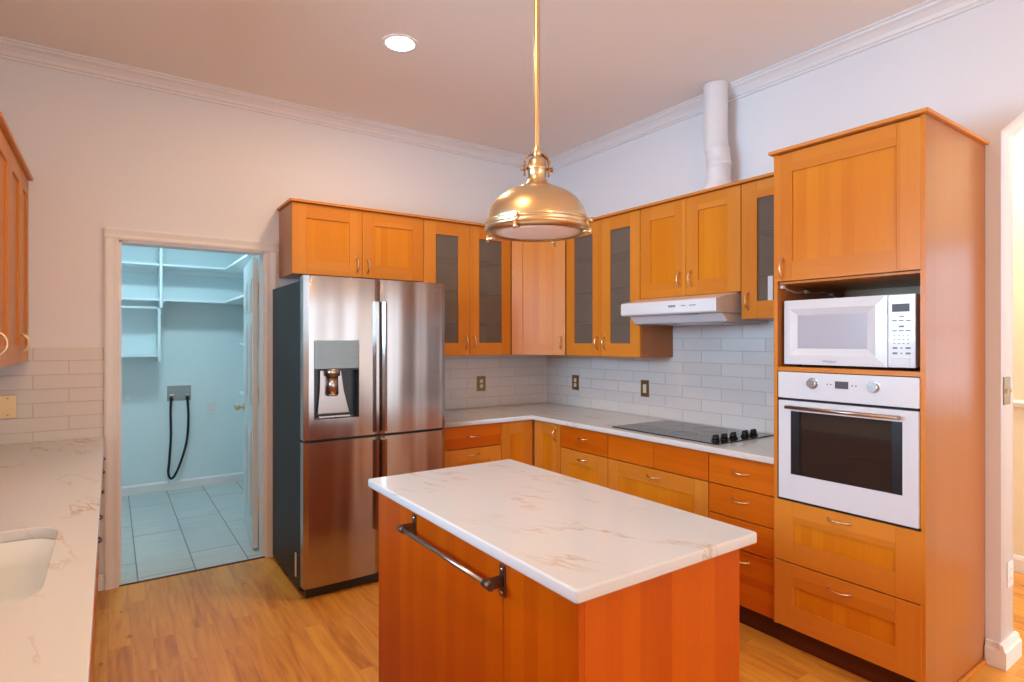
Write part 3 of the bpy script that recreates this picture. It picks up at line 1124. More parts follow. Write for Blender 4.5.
# ---- left side: wall cabinets and base cabinets
XLF = -3.72
GLU = 'wall cabinets on the left wall'
def left_upper(ya, yb, label, doors):
    c = thing('wall_cabinet', label, 'cabinet', (XLF, ya, 0), RL, GLU)
    w = yb - ya
    carcass(c, w, ZU0, ZU1, 0.338)
    for (a, b, hx) in doors:
        shaker(c, a, b, ZU0, ZU1, (hx, 1.475, True), st=0.085 if b - a > 0.35 else 0.07)
    return c
left_upper(-0.308, -0.003, 'narrow single-door wall cabinet touching the back wall above the sink counter', [(0, 0.305, 0.040)])
left_upper(-1.140, -0.310, 'two-door wall cabinet at the left edge, second from the back wall', [(0, 0.415, 0.045), (0.415, 0.830, 0.790)])
m = MB().box(XL + 0.001, XLF + 0.022, -1.160, -0.002, 2.392, 2.410, 0.004)
tag(m.build('cabinet_cornice', 'cornice'), 'wooden cornice board capping the wall cabinets at the left edge', 'cornice')

GLB = 'base cabinets under the sink worktop'
XBF = -3.397
yy = [-0.003, -0.30, -0.80, -1.28, -1.71, -1.90, -2.66, -3.16, -3.62, -4.2]
lbl = ['base cabinet under the sink worktop, touching the back wall by the doorway',
       'base cabinet under the sink worktop, second from the back wall',
       'base cabinet under the sink worktop, third from the back wall',
       'base cabinet under the sink worktop, fourth from the back wall',
       'narrow base cabinet under the worktop just beyond the sink',
       'wide two-door base cabinet directly below the sink',
       'base cabinet under the worktop just nearer than the sink',
       'base cabinet under the worktop, two nearer than the sink',
       'base cabinet at the near end of the sink worktop']
for i in range(len(yy) - 1):
    a, b = yy[i + 1], yy[i]
    w = b - a
    c = thing('base_cabinet', lbl[i], 'cabinet', (XBF, a, 0), RL, GLB)
    if i == 5:
        t = 0.018
        MB().box(0, t, 0.022, 0.64, 0.11, HB).box(w - t, w, 0.022, 0.64, 0.11, HB).box(t, w - t, 0.022, 0.64, 0.11, 0.13).box(t, w - t, 0.022, 0.04, 0.13, 0.74).build('body', 'side', c)
        kick(c, w)
        slab_front(c, 0, w, 0.742, HB - 0.002, None, 'front_panel')
        shaker(c, 0, w / 2, 0.112, 0.739, None, st=0.085)
        shaker(c, w / 2, w, 0.112, 0.739, None, st=0.085)
    else:
        base_body(c, w, 0.64); kick(c, w)
        d_ = slab_front(c, 0, w, 0.718, HB - 0.002)
        bow_handle(d_, w / 2, 0.805, False, 0.090, mat='iron')
        shaker(c, 0, w, 0.112, 0.715, None, st=0.075 if w > 0.3 else 0.06)

# ================================================================== WORKTOPS
lw = slab('worktop', [[(-1.435, -0.002), (-1.435, -0.676), (-0.676, -0.676), (-0.676, -2.640), (-0.009, -2.640), (-0.009, -0.009), (-1.435, -0.009)][1:]], 0.882, 0.915, 'quartz', 0.004)
tag(lw, 'white veined quartz worktop running in an L under the glass wall cabinets', 'worktop')


def rrect(x0, x1, y0, y1, r, n=8):
    p = []
    for cx, cy, a0 in ((x1 - r, y1 - r, 0), (x0 + r, y1 - r, 90), (x0 + r, y0 + r, 180), (x1 - r, y0 + r, 270)):
        for k in range(n + 1):
            a = math.radians(a0 + 90 * k / n)
            p.append((cx + r * math.cos(a), cy + r * math.sin(a)))
    return p


sink_loop = rrect(-3.90, -3.468, -2.595, -1.945, 0.09)
sw = slab('worktop', [R4(XL + 0.009, -3.368, -4.20, -0.009), list(reversed(sink_loop))], 0.882, 0.915, 'quartz', 0.003)
tag(sw, 'long white veined quartz worktop with the sink cut-out at the left edge', 'worktop')

# undermount sink bowl
bm = bmesh.new()
rings = []
for (grow, z) in ((0.012, 0.881), (0.012, 0.876), (0.0, 0.876), (-0.004, 0.80), (-0.012, 0.72), (-0.04, 0.69), (-0.09, 0.683)):
    rings.append([bm.verts.new((p[0], p[1], z)) for p in rrect(-3.90 - grow, -3.468 + grow, -2.595 - grow, -1.945 + grow, max(0.03, 0.09 + grow))])
for a, b in zip(rings, rings[1:]):
    for k in range(len(a)):
        bm.faces.new((a[k], a[(k + 1) % len(a)], b[(k + 1) % len(a)], b[k]))
bm.faces.new(rings[-1])
s = MB(); s.bm.free(); s.bm = bm
for f in bm.faces:
    f.smooth = True
so = thing('kitchen_sink', 'white undermount sink with rounded corners in the left worktop', 'sink', (0, 0, 0))
bo = s.build('bowl', 'sink', so)
sm_ = bo.modifiers.new('solid', 'SOLIDIFY'); sm_.thickness = 0.006; sm_.offset = -1
MB().lathe([(0, 0.006), (0.035, 0.004), (0.042, 0.0)], (-3.69, -2.27, 0.684)).build('drain', 'chrome', so)

# ================================================================== ISLAND
IX0, IX1, IY0, IY1 = -2.422, -1.780, -3.196, -1.945
c = thing('kitchen_island', 'orange wood kitchen island standing in the middle of the floor', 'island', ((IX0 + IX1) / 2, (IY0 + IY1) / 2, 0), 0)
ox, oy = (IX0 + IX1) / 2, (IY0 + IY1) / 2
MB().box(IX0 + 0.019 - ox, IX1 - ox, IY0 + 0.019 - oy, IY1 - oy, 0, HB).build('body', 'island', c)
MB().box(IX0 - ox, IX0 + 0.018 - ox, -2.872 - oy, IY1 - oy, 0.0, HB - 0.001, 0.001, seg=1).build('front_panel', 'island', c)
MB().box(IX0 - ox, IX0 + 0.018 - ox, IY0 + 0.0 - oy, -2.874 - oy, 0.0, HB - 0.001, 0.001, seg=1).build('corner_panel', 'island', c)
MB().box(IX0 + 0.0185 - ox, IX1 - ox, IY0 - oy, IY0 + 0.018 - oy, 0.0, HB - 0.001, 0.001, seg=1).build('end_panel', 'island', c)
# pull bar with brackets
bar = thing('towel_bar', 'metal towel bar with dark iron brackets fixed to the kitchen island', 'towel bar', (IX0, -2.585, 0.807))
bl = []
MB().cyl((-0.052, -0.305, 0.0), (-0.052, 0.308, 0.0), 0.0085, n=16).build('rail', 'bar', bar)
for yb in (-0.290, 0.290):
    m = MB()
    m.box(-0.005, 0, yb - 0.014, yb + 0.014, -0.045, 0.045, 0.0015)
    m.box(-0.052, -0.003, yb - 0.006, yb + 0.006, -0.016, 0.016, 0.003)
    m.cyl((-0.052, yb - 0.018, 0), (-0.052, yb + 0.018, 0), 0.0125, n=16)
    bk = m.build('bracket', 'iron', bar)
    for zz in (-0.033, 0.033):
        MB().sphere((-0.006, yb, zz), 0.0055, (0.5, 1, 1)).build('screw', 'chrome', bk)
isl = slab('island_worktop', [rrect(-2.463, -1.745, -3.236, -1.925, 0.012, 4)], 0.882, 0.915, 'quartz', 0.006)
tag(isl, 'rectangular white quartz worktop with tan veins lying on the kitchen island', 'worktop')

# ================================================================== REFRIGERATOR
fx, fw, fy = -2.438, 0.908, -0.866
c = thing('refrigerator', 'stainless steel four-door refrigerator beside the laundry doorway', 'refrigerator', (fx, fy, 0), 0)
MB().box(0.004, fw - 0.004, 0.080, 0.790, 0.03, 1.838, 0.004).build('body', 'fside', c, 'charcoal grey cabinet sides')
MB().box(0.02, fw - 0.02, 0.03, 0.08, 0.012, 0.065).build('base_grille', 'black', c)
for q_ in ((0.06, 0.10), (fw - 0.06, 0.10), (0.06, 0.7), (fw - 0.06, 0.7)):
    MB().cyl((q_[0], q_[1], 0.0), (q_[0], q_[1], 0.03), 0.02).build('foot', 'black', c)
MB().box(0.02, 0.10, 0.03, 0.14, 1.839, 1.858, 0.004).box(fw - 0.10, fw - 0.02, 0.03, 0.14, 1.839, 1.858, 0.004).build('hinge_cover', 'fside', c)
MB().box(-0.0015, 0.004, 0.17, 0.19, 0.09, 0.23).build('sticker', 'white_d', c)
split = 0.455


def fridge_door(a, b, z0, z1, hand, dispenser=False):
    """softly bowed steel door; outline bowed toward -y, handle scoop on one side"""
    m = MB()
    n = 16
    def yf(u):
        q = 2 * (u - a) / (b - a) - 1
        edge = 0.012 * max(0, abs(q) - 0.90) / 0.10
        return -0.004 * (1 - q * q) + edge ** 1.0
    if not dispenser:
        pts = [(a + (b - a) * k / n, yf(a + (b - a) * k / n)) for k in range(n + 1)]
        m.prism(pts + [(b, 0.072), (a, 0.072)], 'z', z0, z1)
    else:
        da, db, dz0, dz1 = dispenser
        us = sorted(set([a + (b - a) * k / n for k in range(n + 1)] + [da, db]))
        zs = [z0, dz0, dz1, z1]
        grid = [[m.bm.verts.new((u, yf(u), z)) for u in us] for z in zs]
        ia, ib = us.index(da), us.index(db)
        for j in range(3):
            for k in range(len(us) - 1):
                if j == 1 and ia <= k < ib:
                    continue
                m.bm.faces.new((grid[j][k], grid[j][k + 1], grid[j + 1][k + 1], grid[j + 1][k]))
        bk = [[m.bm.verts.new((u, 0.072, z)) for u in (a, b)] for z in (z0, z1)]
        m.bm.faces.new((bk[0][0], bk[0][1], bk[1][1], bk[1][0]))
        m.bm.faces.new([grid[0][k] for k in range(len(us))] + [bk[0][1], bk[0][0]])
        m.bm.faces.new([grid[3][k] for k in range(len(us))] + [bk[1][1], bk[1][0]])
        m.bm.faces.new([grid[j][0] for j in range(4)] + [bk[1][0], bk[0][0]])
        m.bm.faces.new([grid[j][-1] for j in range(4)] + [bk[1][1], bk[0][1]])
        # recess walls
        m.bm.faces.ensure_lookup_table()
        q = [(da, dz0), (db, dz0), (db, dz1), (da, dz1)]
        fr = [m.bm.verts.new((u, yf(u), z)) for u, z in q]
        ba = [m.bm.verts.new((u, 0.06, z)) for u, z in q]
        f0 = set(m.bm.faces)
        for k in range(4):
            m.bm.faces.new((fr[k], fr[(k + 1) % 4], ba[(k + 1) % 4], ba[k]))
        m.bm.faces.new(ba)
    for f in m.bm.faces:
        if abs(f.normal.z) < 0.1 and f.calc_area() < 0.2:
            f.smooth = False
    d = m.build('door', 'steel', c)
    return d


d1 = fridge_door(0.0, split - 0.004, 0.918, 1.862, 1, (0.057, 0.323, 1.033, 1.49))
d2 = fridge_door(split + 0.004, fw, 0.918, 1.862, -1)
d3 = fridge_door(0.0, split - 0.004, 0.070, 0.903, 1)
d4 = fridge_door(split + 0.004, fw, 0.070, 0.903, -1)
MB().box(0.01, fw - 0.01, 0.02, 0.078, 0.905, 0.916).build('gasket', 'black', c)
MB().box(split - 0.003, split + 0.003, 0.02, 0.078, 0.08, 1.85).build('gasket', 'black', c)
# handle blades along the meeting edges
for d, s, z0, z1 in ((d1, -1, 0.935, 1.725), (d2, 1, 0.935, 1.725), (d3, -1, 0.345, 0.885), (d4, 1, 0.345, 0.885)):
    x0 = split + s * 0.016
    m = MB()
    m.prism([(x0 - s * 0.010, 0.012), (x0 - s * 0.010, -0.020), (x0 + s * 0.004, -0.034), (x0 + s * 0.018, -0.030), (x0 + s * 0.026, -0.012), (x0 + s * 0.030, 0.0), (x0 + s * 0.012, 0.004)], 'z', z0, z1)
    m.build('handle', 'steel', d)
# dispenser
MB().box(0.059, 0.321, -0.0045, 0.010, 1.325, 1.488, 0.001, seg=1).build('control_panel', 'dispenser', d1, 'grey touch control panel')
MB().box(0.059, 0.321, 0.050, 0.058, 1.036, 1.323).box(0.059, 0.064, 0.0, 0.055, 1.036, 1.323).box(0.316, 0.321, 0.0, 0.055, 1.036, 1.323).box(0.064, 0.316, 0.0, 0.055, 1.316, 1.323).build('dispenser_recess', 'black', d1)
MB().cyl((0.168, 0.018, 1.322), (0.168, 0.018, 1.28), 0.048, 0.042, 24).cyl((0.168, 0.018, 1.28), (0.168, 0.018, 1.175), 0.033, 0.036, 24).cyl((0.168, 0.018, 1.175), (0.168, 0.018, 1.165), 0.038, 0.030, 24).build('water_nozzle', 'bar', d1)
MB().prism([(0.085, 1.06), (0.275, 1.06), (0.235, 1.20), (0.225, 1.315), (0.100, 1.315), (0.10, 1.20)], 'y', 0.030, 0.046, bev=0.003).build('dispenser_paddle', 'bar', d1)
MB().box(0.085, 0.270, 0.002, 0.050, 1.040, 1.050, 0.002).build('drip_tray', 'chrome', d1)
for i in range(3):
    for xx in (0.095, 0.300):
        MB().box(xx - 0.012, xx + 0.012, -0.0055, -0.0040, 1.385 + i * 0.033, 1.390 + i * 0.033).build('touch_mark', 'greyprint', d1)
text_mesh('brand_lettering', 'SAMSUNG', 0.019, 'greyprint', d2, lambda v: (0.822 + v.x, -0.0028 - v.z * 0.2, 1.815 + v.y))

# ================================================================== RANGE HOOD
c = thing('range_hood', 'white under-cabinet range hood over the black cooktop', 'range hood', (0, -1.857, 1.595))
YH0, YH1 = -2.225 + 1.857, -1.490 + 1.857
pr = [(-0.012, 0.175), (-0.36, 0.175), (-0.545, 0.138), (-0.552, 0.130), (-0.552, 0.062), (-0.540, 0.054), (-0.012, 0.054)]
MB().prism(pr, 'y', YH0, YH1, bev=0.004).build('visor', 'white', c)
MB().prism([(-0.012, 0.053), (-0.475, 0.053), (-0.430, 0.004), (-0.40, 0.0), (-0.012, 0.0)], 'y', YH0 + 0.01, YH1 - 0.01, bev=0.003).build('lower_housing', 'white_d', c)
m = MB()
for i in range(5):
    m.box(-0.5545, -0.5515, -0.085 + i * 0.011, -0.078 + i * 0.011, 0.095, 0.108)
m.box(-0.5545, -0.5515, -0.160, -0.128, 0.099, 0.104).box(-0.5545, -0.5515, -0.232, -0.188, 0.099, 0.104)
m.build('control_marks', 'greyprint', c)
MB().box(-0.43, -0.06, -0.33, 0.33, -0.004, -0.0005).build('grease_filter', 'bar', c)
MB().box(-0.515, -0.485, -0.20, -0.08, 0.050, 0.0535).build('switch_panel', 'greyprint', c)

# exhaust duct above the cabinets
m = MB()
cx_, cy_ = -0.135, -1.940
seg = [(2.411, 0.120, 0.0, -0.014), (2.44, 0.116, 0, -0.012), (2.50, 0.080, 0, 0.004), (2.52, 0.0745, 0, 0.006), (2.60, 0.0745, 0, 0.008), (2.602, 0.077, 0, 0.008), (2.625, 0.077, 0, 0.008), (2.627, 0.074, 0, 0.008), (2.70, 0.074, 0, -0.002), (2.704, 0.0775, 0, -0.004), (2.72, 0.0775, 0, -0.008), (2.724, 0.0745, 0, -0.010), (2.80, 0.0745, 0, -0.016), (2.95, 0.0745, 0, -0.016), (3.118, 0.0745, 0, -0.016), (3.12, 0.078, 0, -0.016), (3.135, 0.078, 0, -0.016)]
rings = []
for z, r, dx, dy in seg:
    rings.append([m.bm.verts.new((cx_ + dx + r * math.cos(2 * PI * k / 40), cy_ - dy + r * math.sin(2 * PI * k / 40) - 0.0, z)) for k in range(40)])
for a, b in zip(rings, rings[1:]):
    for k in range(40):
        f = m.bm.faces.new((a[k], a[(k + 1) % 40], b[(k + 1) % 40], b[k]))
        f.smooth = True
m.bm.faces.new(rings[0]); m.bm.faces.new(rings[-1])
tag(m.build('exhaust_duct', 'duct'), 'white painted round exhaust duct rising from the wall cabinets to the ceiling', 'duct')

# ================================================================== COOKTOP
c = thing('cooktop', 'black ceramic glass cooktop set into the L-shaped worktop', 'cooktop', (-0.325, -1.875, 0.9155))
MB().box(-0.283, 0.270, -0.400, 0.410, 0.0, 0.006, 0.002).build('glass_top', 'cooktop', c)
for (x, y, r) in ((-0.13, 0.24, 0.09), (0.13, 0.24, 0.075), (-0.13, -0.06, 0.075), (0.13, -0.06, 0.10)):
    MB().lathe([(r, 0.0062), (r, 0.0066), (r - 0.003, 0.0066), (r - 0.003, 0.0062)], (x, y, 0)).build('burner_ring', 'greyprint', c)
for i, x in enumerate((-0.205, -0.125, -0.040, 0.075, 0.160)):
    kx = MB().cyl((x, -0.335, 0.006), (x, -0.335, 0.012), 0.026, n=24).cyl((x, -0.335, 0.012), (x, -0.335, 0.034), 0.020, 0.018, 24)
    kx.box(x - 0.020, x + 0.020, -0.341, -0.329, 0.030, 0.042, 0.002)
    kx.build('knob', 'black', c)

# ================================================================== OVEN
c = thing('built_in_oven', 'white built-in oven in the tall cabinet below the microwave', 'oven', (-0.684, -2.675, 0.735), RR)
OW = 0.590
MB().box(0.010, OW - 0.010, 0.026, 0.56, 0.004, 0.600).build('body', 'gap', c)
MB().box(-0.002, OW, -0.002, 0.024, 0.480, 0.604, 0.003).build('control_panel', 'white', c)
m = MB()
# door frame with window hole
m.box(0.0, OW - 0.002, 0, 0.022, 0.420, 0.468, 0, 'white').box(0.0, OW - 0.002, 0, 0.022, 0.0, 0.120, 0, 'white')
m.box(0.0, 0.060, 0, 0.022, 0.120, 0.420, 0, 'white').box(OW - 0.058, OW - 0.002, 0, 0.022, 0.120, 0.420, 0, 'white')
d = m.build('door', None, c)
# replaced hole surround: oven cavity seen through the glass
MB().box(0.060, OW - 0.058, 0.003, 0.007, 0.120, 0.420).build('oven_window', 'oven_glass', d, 'brown tinted window')
for q_ in (0.060, OW - 0.098):
    MB().box(q_, q_ + 0.040, 0.001, 0.0028, 0.120, 0.420).build('window_border', 'black', d)
MB().box(0.100, OW - 0.098, 0.0235, 0.025, 0.120, 0.335).build('inner_liner', 'enamel', c)
MB().box(0.100, OW - 0.098, 0.020, 0.023, 0.335, 0.420).build('upper_reflection', 'box_in', c)  # paler band imitating reflections in the upper oven glass
MB().cyl((0.105, 0.018, 0.245), (OW - 0.112, 0.018, 0.245), 0.003, n=8).build('rack', 'chrome', c)
m = MB().cyl((0.055, -0.038, 0.440), (OW - 0.062, -0.038, 0.440), 0.0085, n=16)
for xx in (0.065, OW - 0.072):
    m.cyl((xx, -0.038, 0.440), (xx, 0.0, 0.440), 0.0075, n=12)
m.build('handle', 'bar', d)
for xx in (0.165, 0.424):
    MB().cyl((xx, -0.0035, 0.556), (xx, -0.022, 0.556), 0.022, 0.019, 28).cyl((xx, -0.0015, 0.556), (xx, -0.004, 0.556), 0.026, 0.026, 28).build('knob', 'chrome', c)
MB().box(0.266, 0.322, -0.0035, -0.0022, 0.540, 0.572, 0).build('display', 'display', c)
m = MB()
for xx in (0.232, 0.248, 0.338, 0.354):
    m.cyl((xx, -0.0022, 0.556), (xx, -0.0040, 0.556), 0.0035, n=10)
m.build('buttons', 'greyprint', c)
MB().box(-0.008, OW + 0.004, 0.012, 0.022, -0.011, -0.001).build('vent_gap', 'black', c)

# ================================================================== MICROWAVE
c = thing('microwave', 'white countertop microwave on the shelf above the built-in oven', 'microwave', (-0.640, -2.678, 1.363), RR)
MW, MH = 0.560, 0.318
MB().box(0.004, MW - 0.004, 0.030, 0.42, 0.016, MH, 0.004).build('body', 'white_d', c)
DX = 0.455
m = MB()
# door: sloped bezel leading into the window
o_ = [(0.0, 0.012), (DX, 0.012), (DX, MH), (0.0, MH)]
i1 = [(0.028, 0.055), (DX - 0.045, 0.055), (DX - 0.045, MH - 0.042), (0.028, MH - 0.042)]
i2 = [(0.062, 0.088), (DX - 0.085, 0.088), (DX - 0.085, MH - 0.072), (0.062, MH - 0.072)]
V = lambda L_, y: [m.bm.verts.new((p[0], y, p[1])) for p in L_]
b0, f0_, f1_, f2_ = V(o_, 0.028), V(o_, 0.0), V(i1, -0.003), V(i2, 0.010)
for A_, B_ in ((b0, f0_), (f0_, f1_), (f1_, f2_)):
    for k in range(4):
        m.bm.faces.new((A_[k], A_[(k + 1) % 4], B_[(k + 1) % 4], B_[k]))
m.bm.faces.new(b0); m.bm.faces.new(f2_)
d = m.build('door', 'white', c)
MB().box(i2[0][0], i2[1][0], 0.0085, 0.0098, i2[0][1], i2[2][1]).build('window', 'mwglass', d, 'grey mesh window')
text_mesh('brand_lettering', 'Whirlpool', 0.015, 'greyprint', d, lambda v: (0.215 + v.x, -0.0025 - v.z * 0.2, 0.030 + v.y), shear=0.15)
p_ = MB().box(DX + 0.002, MW, 0.0, 0.028, 0.012, MH, 0.003).build('control_panel', 'white', c)
MB().box(DX + 0.018, MW - 0.022, -0.001, 0.002, 0.245, 0.278).build('display', 'display', p_)
def mk(x, z, w=0.018, h=0.005):
    return MB().box(x - w / 2, x + w / 2, -0.001, 0.002, z - h / 2, z + h / 2).build('key', 'greyprint', p_)
mk(DX + 0.054, 0.226)
for x in (0.027, 0.052, 0.078):
    mk(DX + x, 0.208); mk(DX + x, 0.166)
mk(DX + 0.053, 0.184, 0.02, 0.008)
for zz in (0.145, 0.129, 0.113):
    for x in (0.027, 0.044, 0.061, 0.078):
        mk(DX + x, zz, 0.006, 0.004)
for zz in (0.094, 0.072):
    mk(DX + 0.029, zz, 0.018, 0.008); mk(DX + 0.078, zz, 0.018, 0.008); mk(DX + 0.053, zz, 0.006, 0.006)
MB().box(DX + 0.018, MW - 0.020, -0.0012, 0.002, 0.022, 0.052, 0.001, seg=1).build('door_button', 'white_d', p_)
for xx in (0.04, MW - 0.04):
    for y_ in (0.06, 0.38):
        MB().cyl((xx, y_, 0.0), (xx, y_, 0.017), 0.014, n=14).build('foot', 'black', c)

# cord clipped inside the niche
pts = []
def nl(x, y, z):   # tall-cabinet local -> world
    return (-TD + y, -2.642 - x, z)
raw = [(0.022, 0.02, 1.750), (0.024, 0.05, 1.748), (0.024, 0.09, 1.737), (0.024, 0.16, 1.728), (0.024, 0.25, 1.738), (0.024, 0.33, 1.734), (0.024, 0.42, 1.742), (0.024, 0.50, 1.735), (0.03, 0.56, 1.715), (0.06, 0.62, 1.700), (0.10, 0.645, 1.66), (0.12, 0.648, 1.60), (0.12, 0.648, 1.40)]
cord = thing('appliance_cord', 'thin pale cord clipped to the niche side above the microwave', 'cord', (0, 0, 0))
MB().tube([nl(*p) for p in raw], 0.0035, 8).build('cable', 'white_d', cord)
for (y_, z_) in ((0.035, 1.750), (0.25, 1.737), (0.50, 1.734)):
    a = nl(0.019, y_ - 0.012, z_ - 0.008)
    b_ = nl(0.034, y_ + 0.012, z_ + 0.008)
    MB().box(min(a[0], b_[0]), max(a[0], b_[0]), min(a[1], b_[1]), max(a[1], b_[1]), a[2], b_[2], 0.002).build('clip', 'white_d', cord)

# ================================================================== PENDANT LAMP
PX, PY = -2.1247, -2.6414
c = thing('pendant_lamp', 'satin brass dome pendant lamp hanging on a rod above the kitchen island', 'pendant lamp', (PX, PY, 0))
MB().lathe([(0.156, 1.862), (0.176, 1.885), (0.174, 1.905), (0.167, 1.931), (0.158, 1.950), (0.146, 1.967), (0.131, 1.981), (0.113, 1.994), (0.090, 2.006), (0.066, 2.013), (0.052, 2.016), (0.050, 2.014), (0.088, 2.002), (0.128, 1.977), (0.155, 1.946), (0.165, 1.925), (0.171, 1.900), (0.171, 1.885), (0.152, 1.866)], n=64).build('shade', 'brass', c)
MB().lathe([(0.152, 1.860), (0.158, 1.856), (0.176, 1.866), (0.181, 1.872), (0.181, 1.878), (0.177, 1.881), (0.180, 1.885), (0.181, 1.890), (0.177, 1.894), (0.170, 1.894), (0.150, 1.866)], n=64).build('rim', 'brass', c)
MB().lathe([(0, 1.857), (0.10, 1.858), (0.156, 1.862), (0.154, 1.868), (0, 1.866)], n=48).build('diffuser', 'diffuser', c, 'frosted white lower glass')
MB().lathe([(0.066, 2.012), (0.064, 2.018), (0.048, 2.022), (0.042, 2.030), (0.034, 2.040), (0.031, 2.046), (0.031, 2.078), (0.0335, 2.080), (0.0335, 2.085), (0.031, 2.087), (0.031, 2.104), (0.027, 2.114), (0.018, 2.120), (0.012, 2.126), (0, 2.128)], n=40).build('socket_cap', 'brass', c)
# yoke, seen face on by the camera direction
ry = Vector((math.cos(0.42), -math.sin(0.42), 0))
m = MB()
pts = []
for k in range(0, 13):
    a = PI * k / 12
    pts.append(ry * (0.043 * math.cos(a)) + Vector((0, 0, 2.100 + 0.036 * math.sin(a))))
pts = [ry * 0.043 + Vector((0, 0, 2.058))] + pts + [ry * -0.043 + Vector((0, 0, 2.058))]
sd = Vector((-ry.y, ry.x, 0)) * 0.010
f0 = set()
prev = None
for i, p in enumerate(pts):
    tn = (pts[min(i + 1, len(pts) - 1)] - pts[max(i - 1, 0)]).normalized()
    nn = tn.cross(sd.normalized()) * 0.0022
    ring = [m.bm.verts.new(p + sd + nn), m.bm.verts.new(p - sd + nn), m.bm.verts.new(p - sd - nn), m.bm.verts.new(p + sd - nn)]
    if prev:
        for k in range(4):
            m.bm.faces.new((prev[k], prev[(k + 1) % 4], ring[(k + 1) % 4], ring[k]))
    else:
        m.bm.faces.new(ring)
    prev = ring
m.bm.faces.new(prev)
m.build('yoke', 'antique', c)
m = MB()
for s in (-1, 1):
    p0 = ry * (s * 0.030) + Vector((0, 0, 2.082))
    p1 = ry * (s * 0.054) + Vector((0, 0, 2.082))
    m.cyl(p0, p1, 0.0055, n=12).cyl(ry * (s * 0.046) + Vector((0, 0, 2.082)), ry * (s * 0.056) + Vector((0, 0, 2.082)), 0.009, n=12)
m.build('yoke_bolt', 'antique', c)
MB().lathe([(0, 2.122), (0.013, 2.124), (0.016, 2.130), (0.016, 2.142), (0.012, 2.150), (0.0105, 2.156), (0.0105, 2.158), (0.0105, 2.20), (0.0105, ZC - 0.05), (0.0105, ZC - 0.03), (0, ZC - 0.028)], n=24).build('rod', 'brass', c)
MB().lathe([(0, ZC - 0.036), (0.02, ZC - 0.034), (0.055, ZC - 0.022), (0.062, ZC - 0.008), (0.062, ZC - 0.001), (0, ZC - 0.001)], n=40).build('ceiling_canopy', 'brass', c)
rx, dx_ = Vector((math.cos(0.6064), -math.sin(0.6064), 0)), Vector((math.sin(0.6064), math.cos(0.6064), 0))
for k in range(4):
    a = math.radians(-114 + 90 * k)
    d_ = rx * math.cos(a) + dx_ * math.sin(a)
    m = MB()
    p = d_ * 0.181
    Z = Vector((0, 0, 1))
    m.cyl(p + Z * 1.866, p + Z * 1.896, 0.0055, n=12)
    m.cyl(d_ * 0.172 + Z * 1.888, d_ * 0.198 + Z * 1.888, 0.005, n=12)
    m.cyl(d_ * 0.190 + Z * 1.888, d_ * 0.200 + Z * 1.888, 0.0095, n=14)
    m.cyl(d_ * 0.160 + Z * 1.854, d_ * 0.194 + Z * 1.854, 0.0045, n=12)
    m.cyl(d_ * 0.190 + Z * 1.842, d_ * 0.190 + Z * 1.866, 0.0055, n=12)
    m.build('rim_clamp', 'brass', c)

# ================================================================== CEILING LIGHTS
def ceiling_light(name, x, y, z, label, power, color, mat='lamp', r=0.078, group='recessed ceiling lights'):
    c = thing(name, label, 'ceiling light', (x, y, z), 0, group)
    MB().lathe([(r, -0.001), (r, -0.004), (r + 0.008, -0.006), (r + 0.018, -0.004), (r + 0.020, -0.001)], n=40).build('trim_ring', 'trim', c)
    MB().lathe([(0, -0.0015), (r, -0.0015), (r, -0.003), (0, -0.003)], n=40).build('lens', mat, c, 'glowing lens')
    l = bpy.data.lights.new('lamp_light', 'AREA')
    l.shape = 'DISK'
    l.size = r * 2
    l.energy = power
    l.color = color
    o = bpy.data.objects.new('lamp_light', l)
    COL.objects.link(o)
    o.parent = c
    o.location = (0, 0, -0.008)
    return c


WARM = (1.0, 0.72, 0.48)
ceiling_light('ceiling_light', -2.021, -1.252, ZC, 'round recessed ceiling light glowing left of the pendant rod', 17, (1.0, 0.68, 0.38))
ceiling_light('ceiling_light', -3.2, -2.9, ZC, 'round recessed ceiling light above the sink worktop', 21, (1.0, 0.60, 0.26))
c = thing('added_globe_pendant', 'added unseen globe lamp behind the camera, warming the ceiling', 'pendant lamp', (-2.7, -5.7, 0))
MB().sphere((0, 0, 2.35), 0.15, n=32).build('globe', 'globe', c)
MB().lathe([(0, 2.49), (0.04, 2.49), (0.035, 2.53), (0.008, 2.54), (0.008, ZC - 0.02), (0.06, ZC - 0.015), (0.06, ZC - 0.001), (0, ZC - 0.001)], n=24).build('rod', 'brass', c)
l = bpy.data.lights.new('added_globe_light', 'POINT')  # warm light added out of view to brighten the ceiling
l.energy, l.color, l.shadow_soft_size = 250, (1.0, 0.62, 0.26), 0.165
o = bpy.data.objects.new('added_globe_light', l)
COL.objects.link(o)
o.parent = c
o.location = (0, 0, 2.35)
ceiling_light('laundry_light', -3.0, 1.2, 2.75, 'round cool ceiling light inside the laundry room', 19, (0.62, 0.90, 1.0), 'lamp_cool', 0.14, 'laundry ceiling light')
ceiling_light('dining_light', 0.9, -3.3, ZC, 'round warm ceiling light in the dining room', 36, (1.0, 0.86, 0.66), 'lamp', 0.1, 'dining ceiling light')

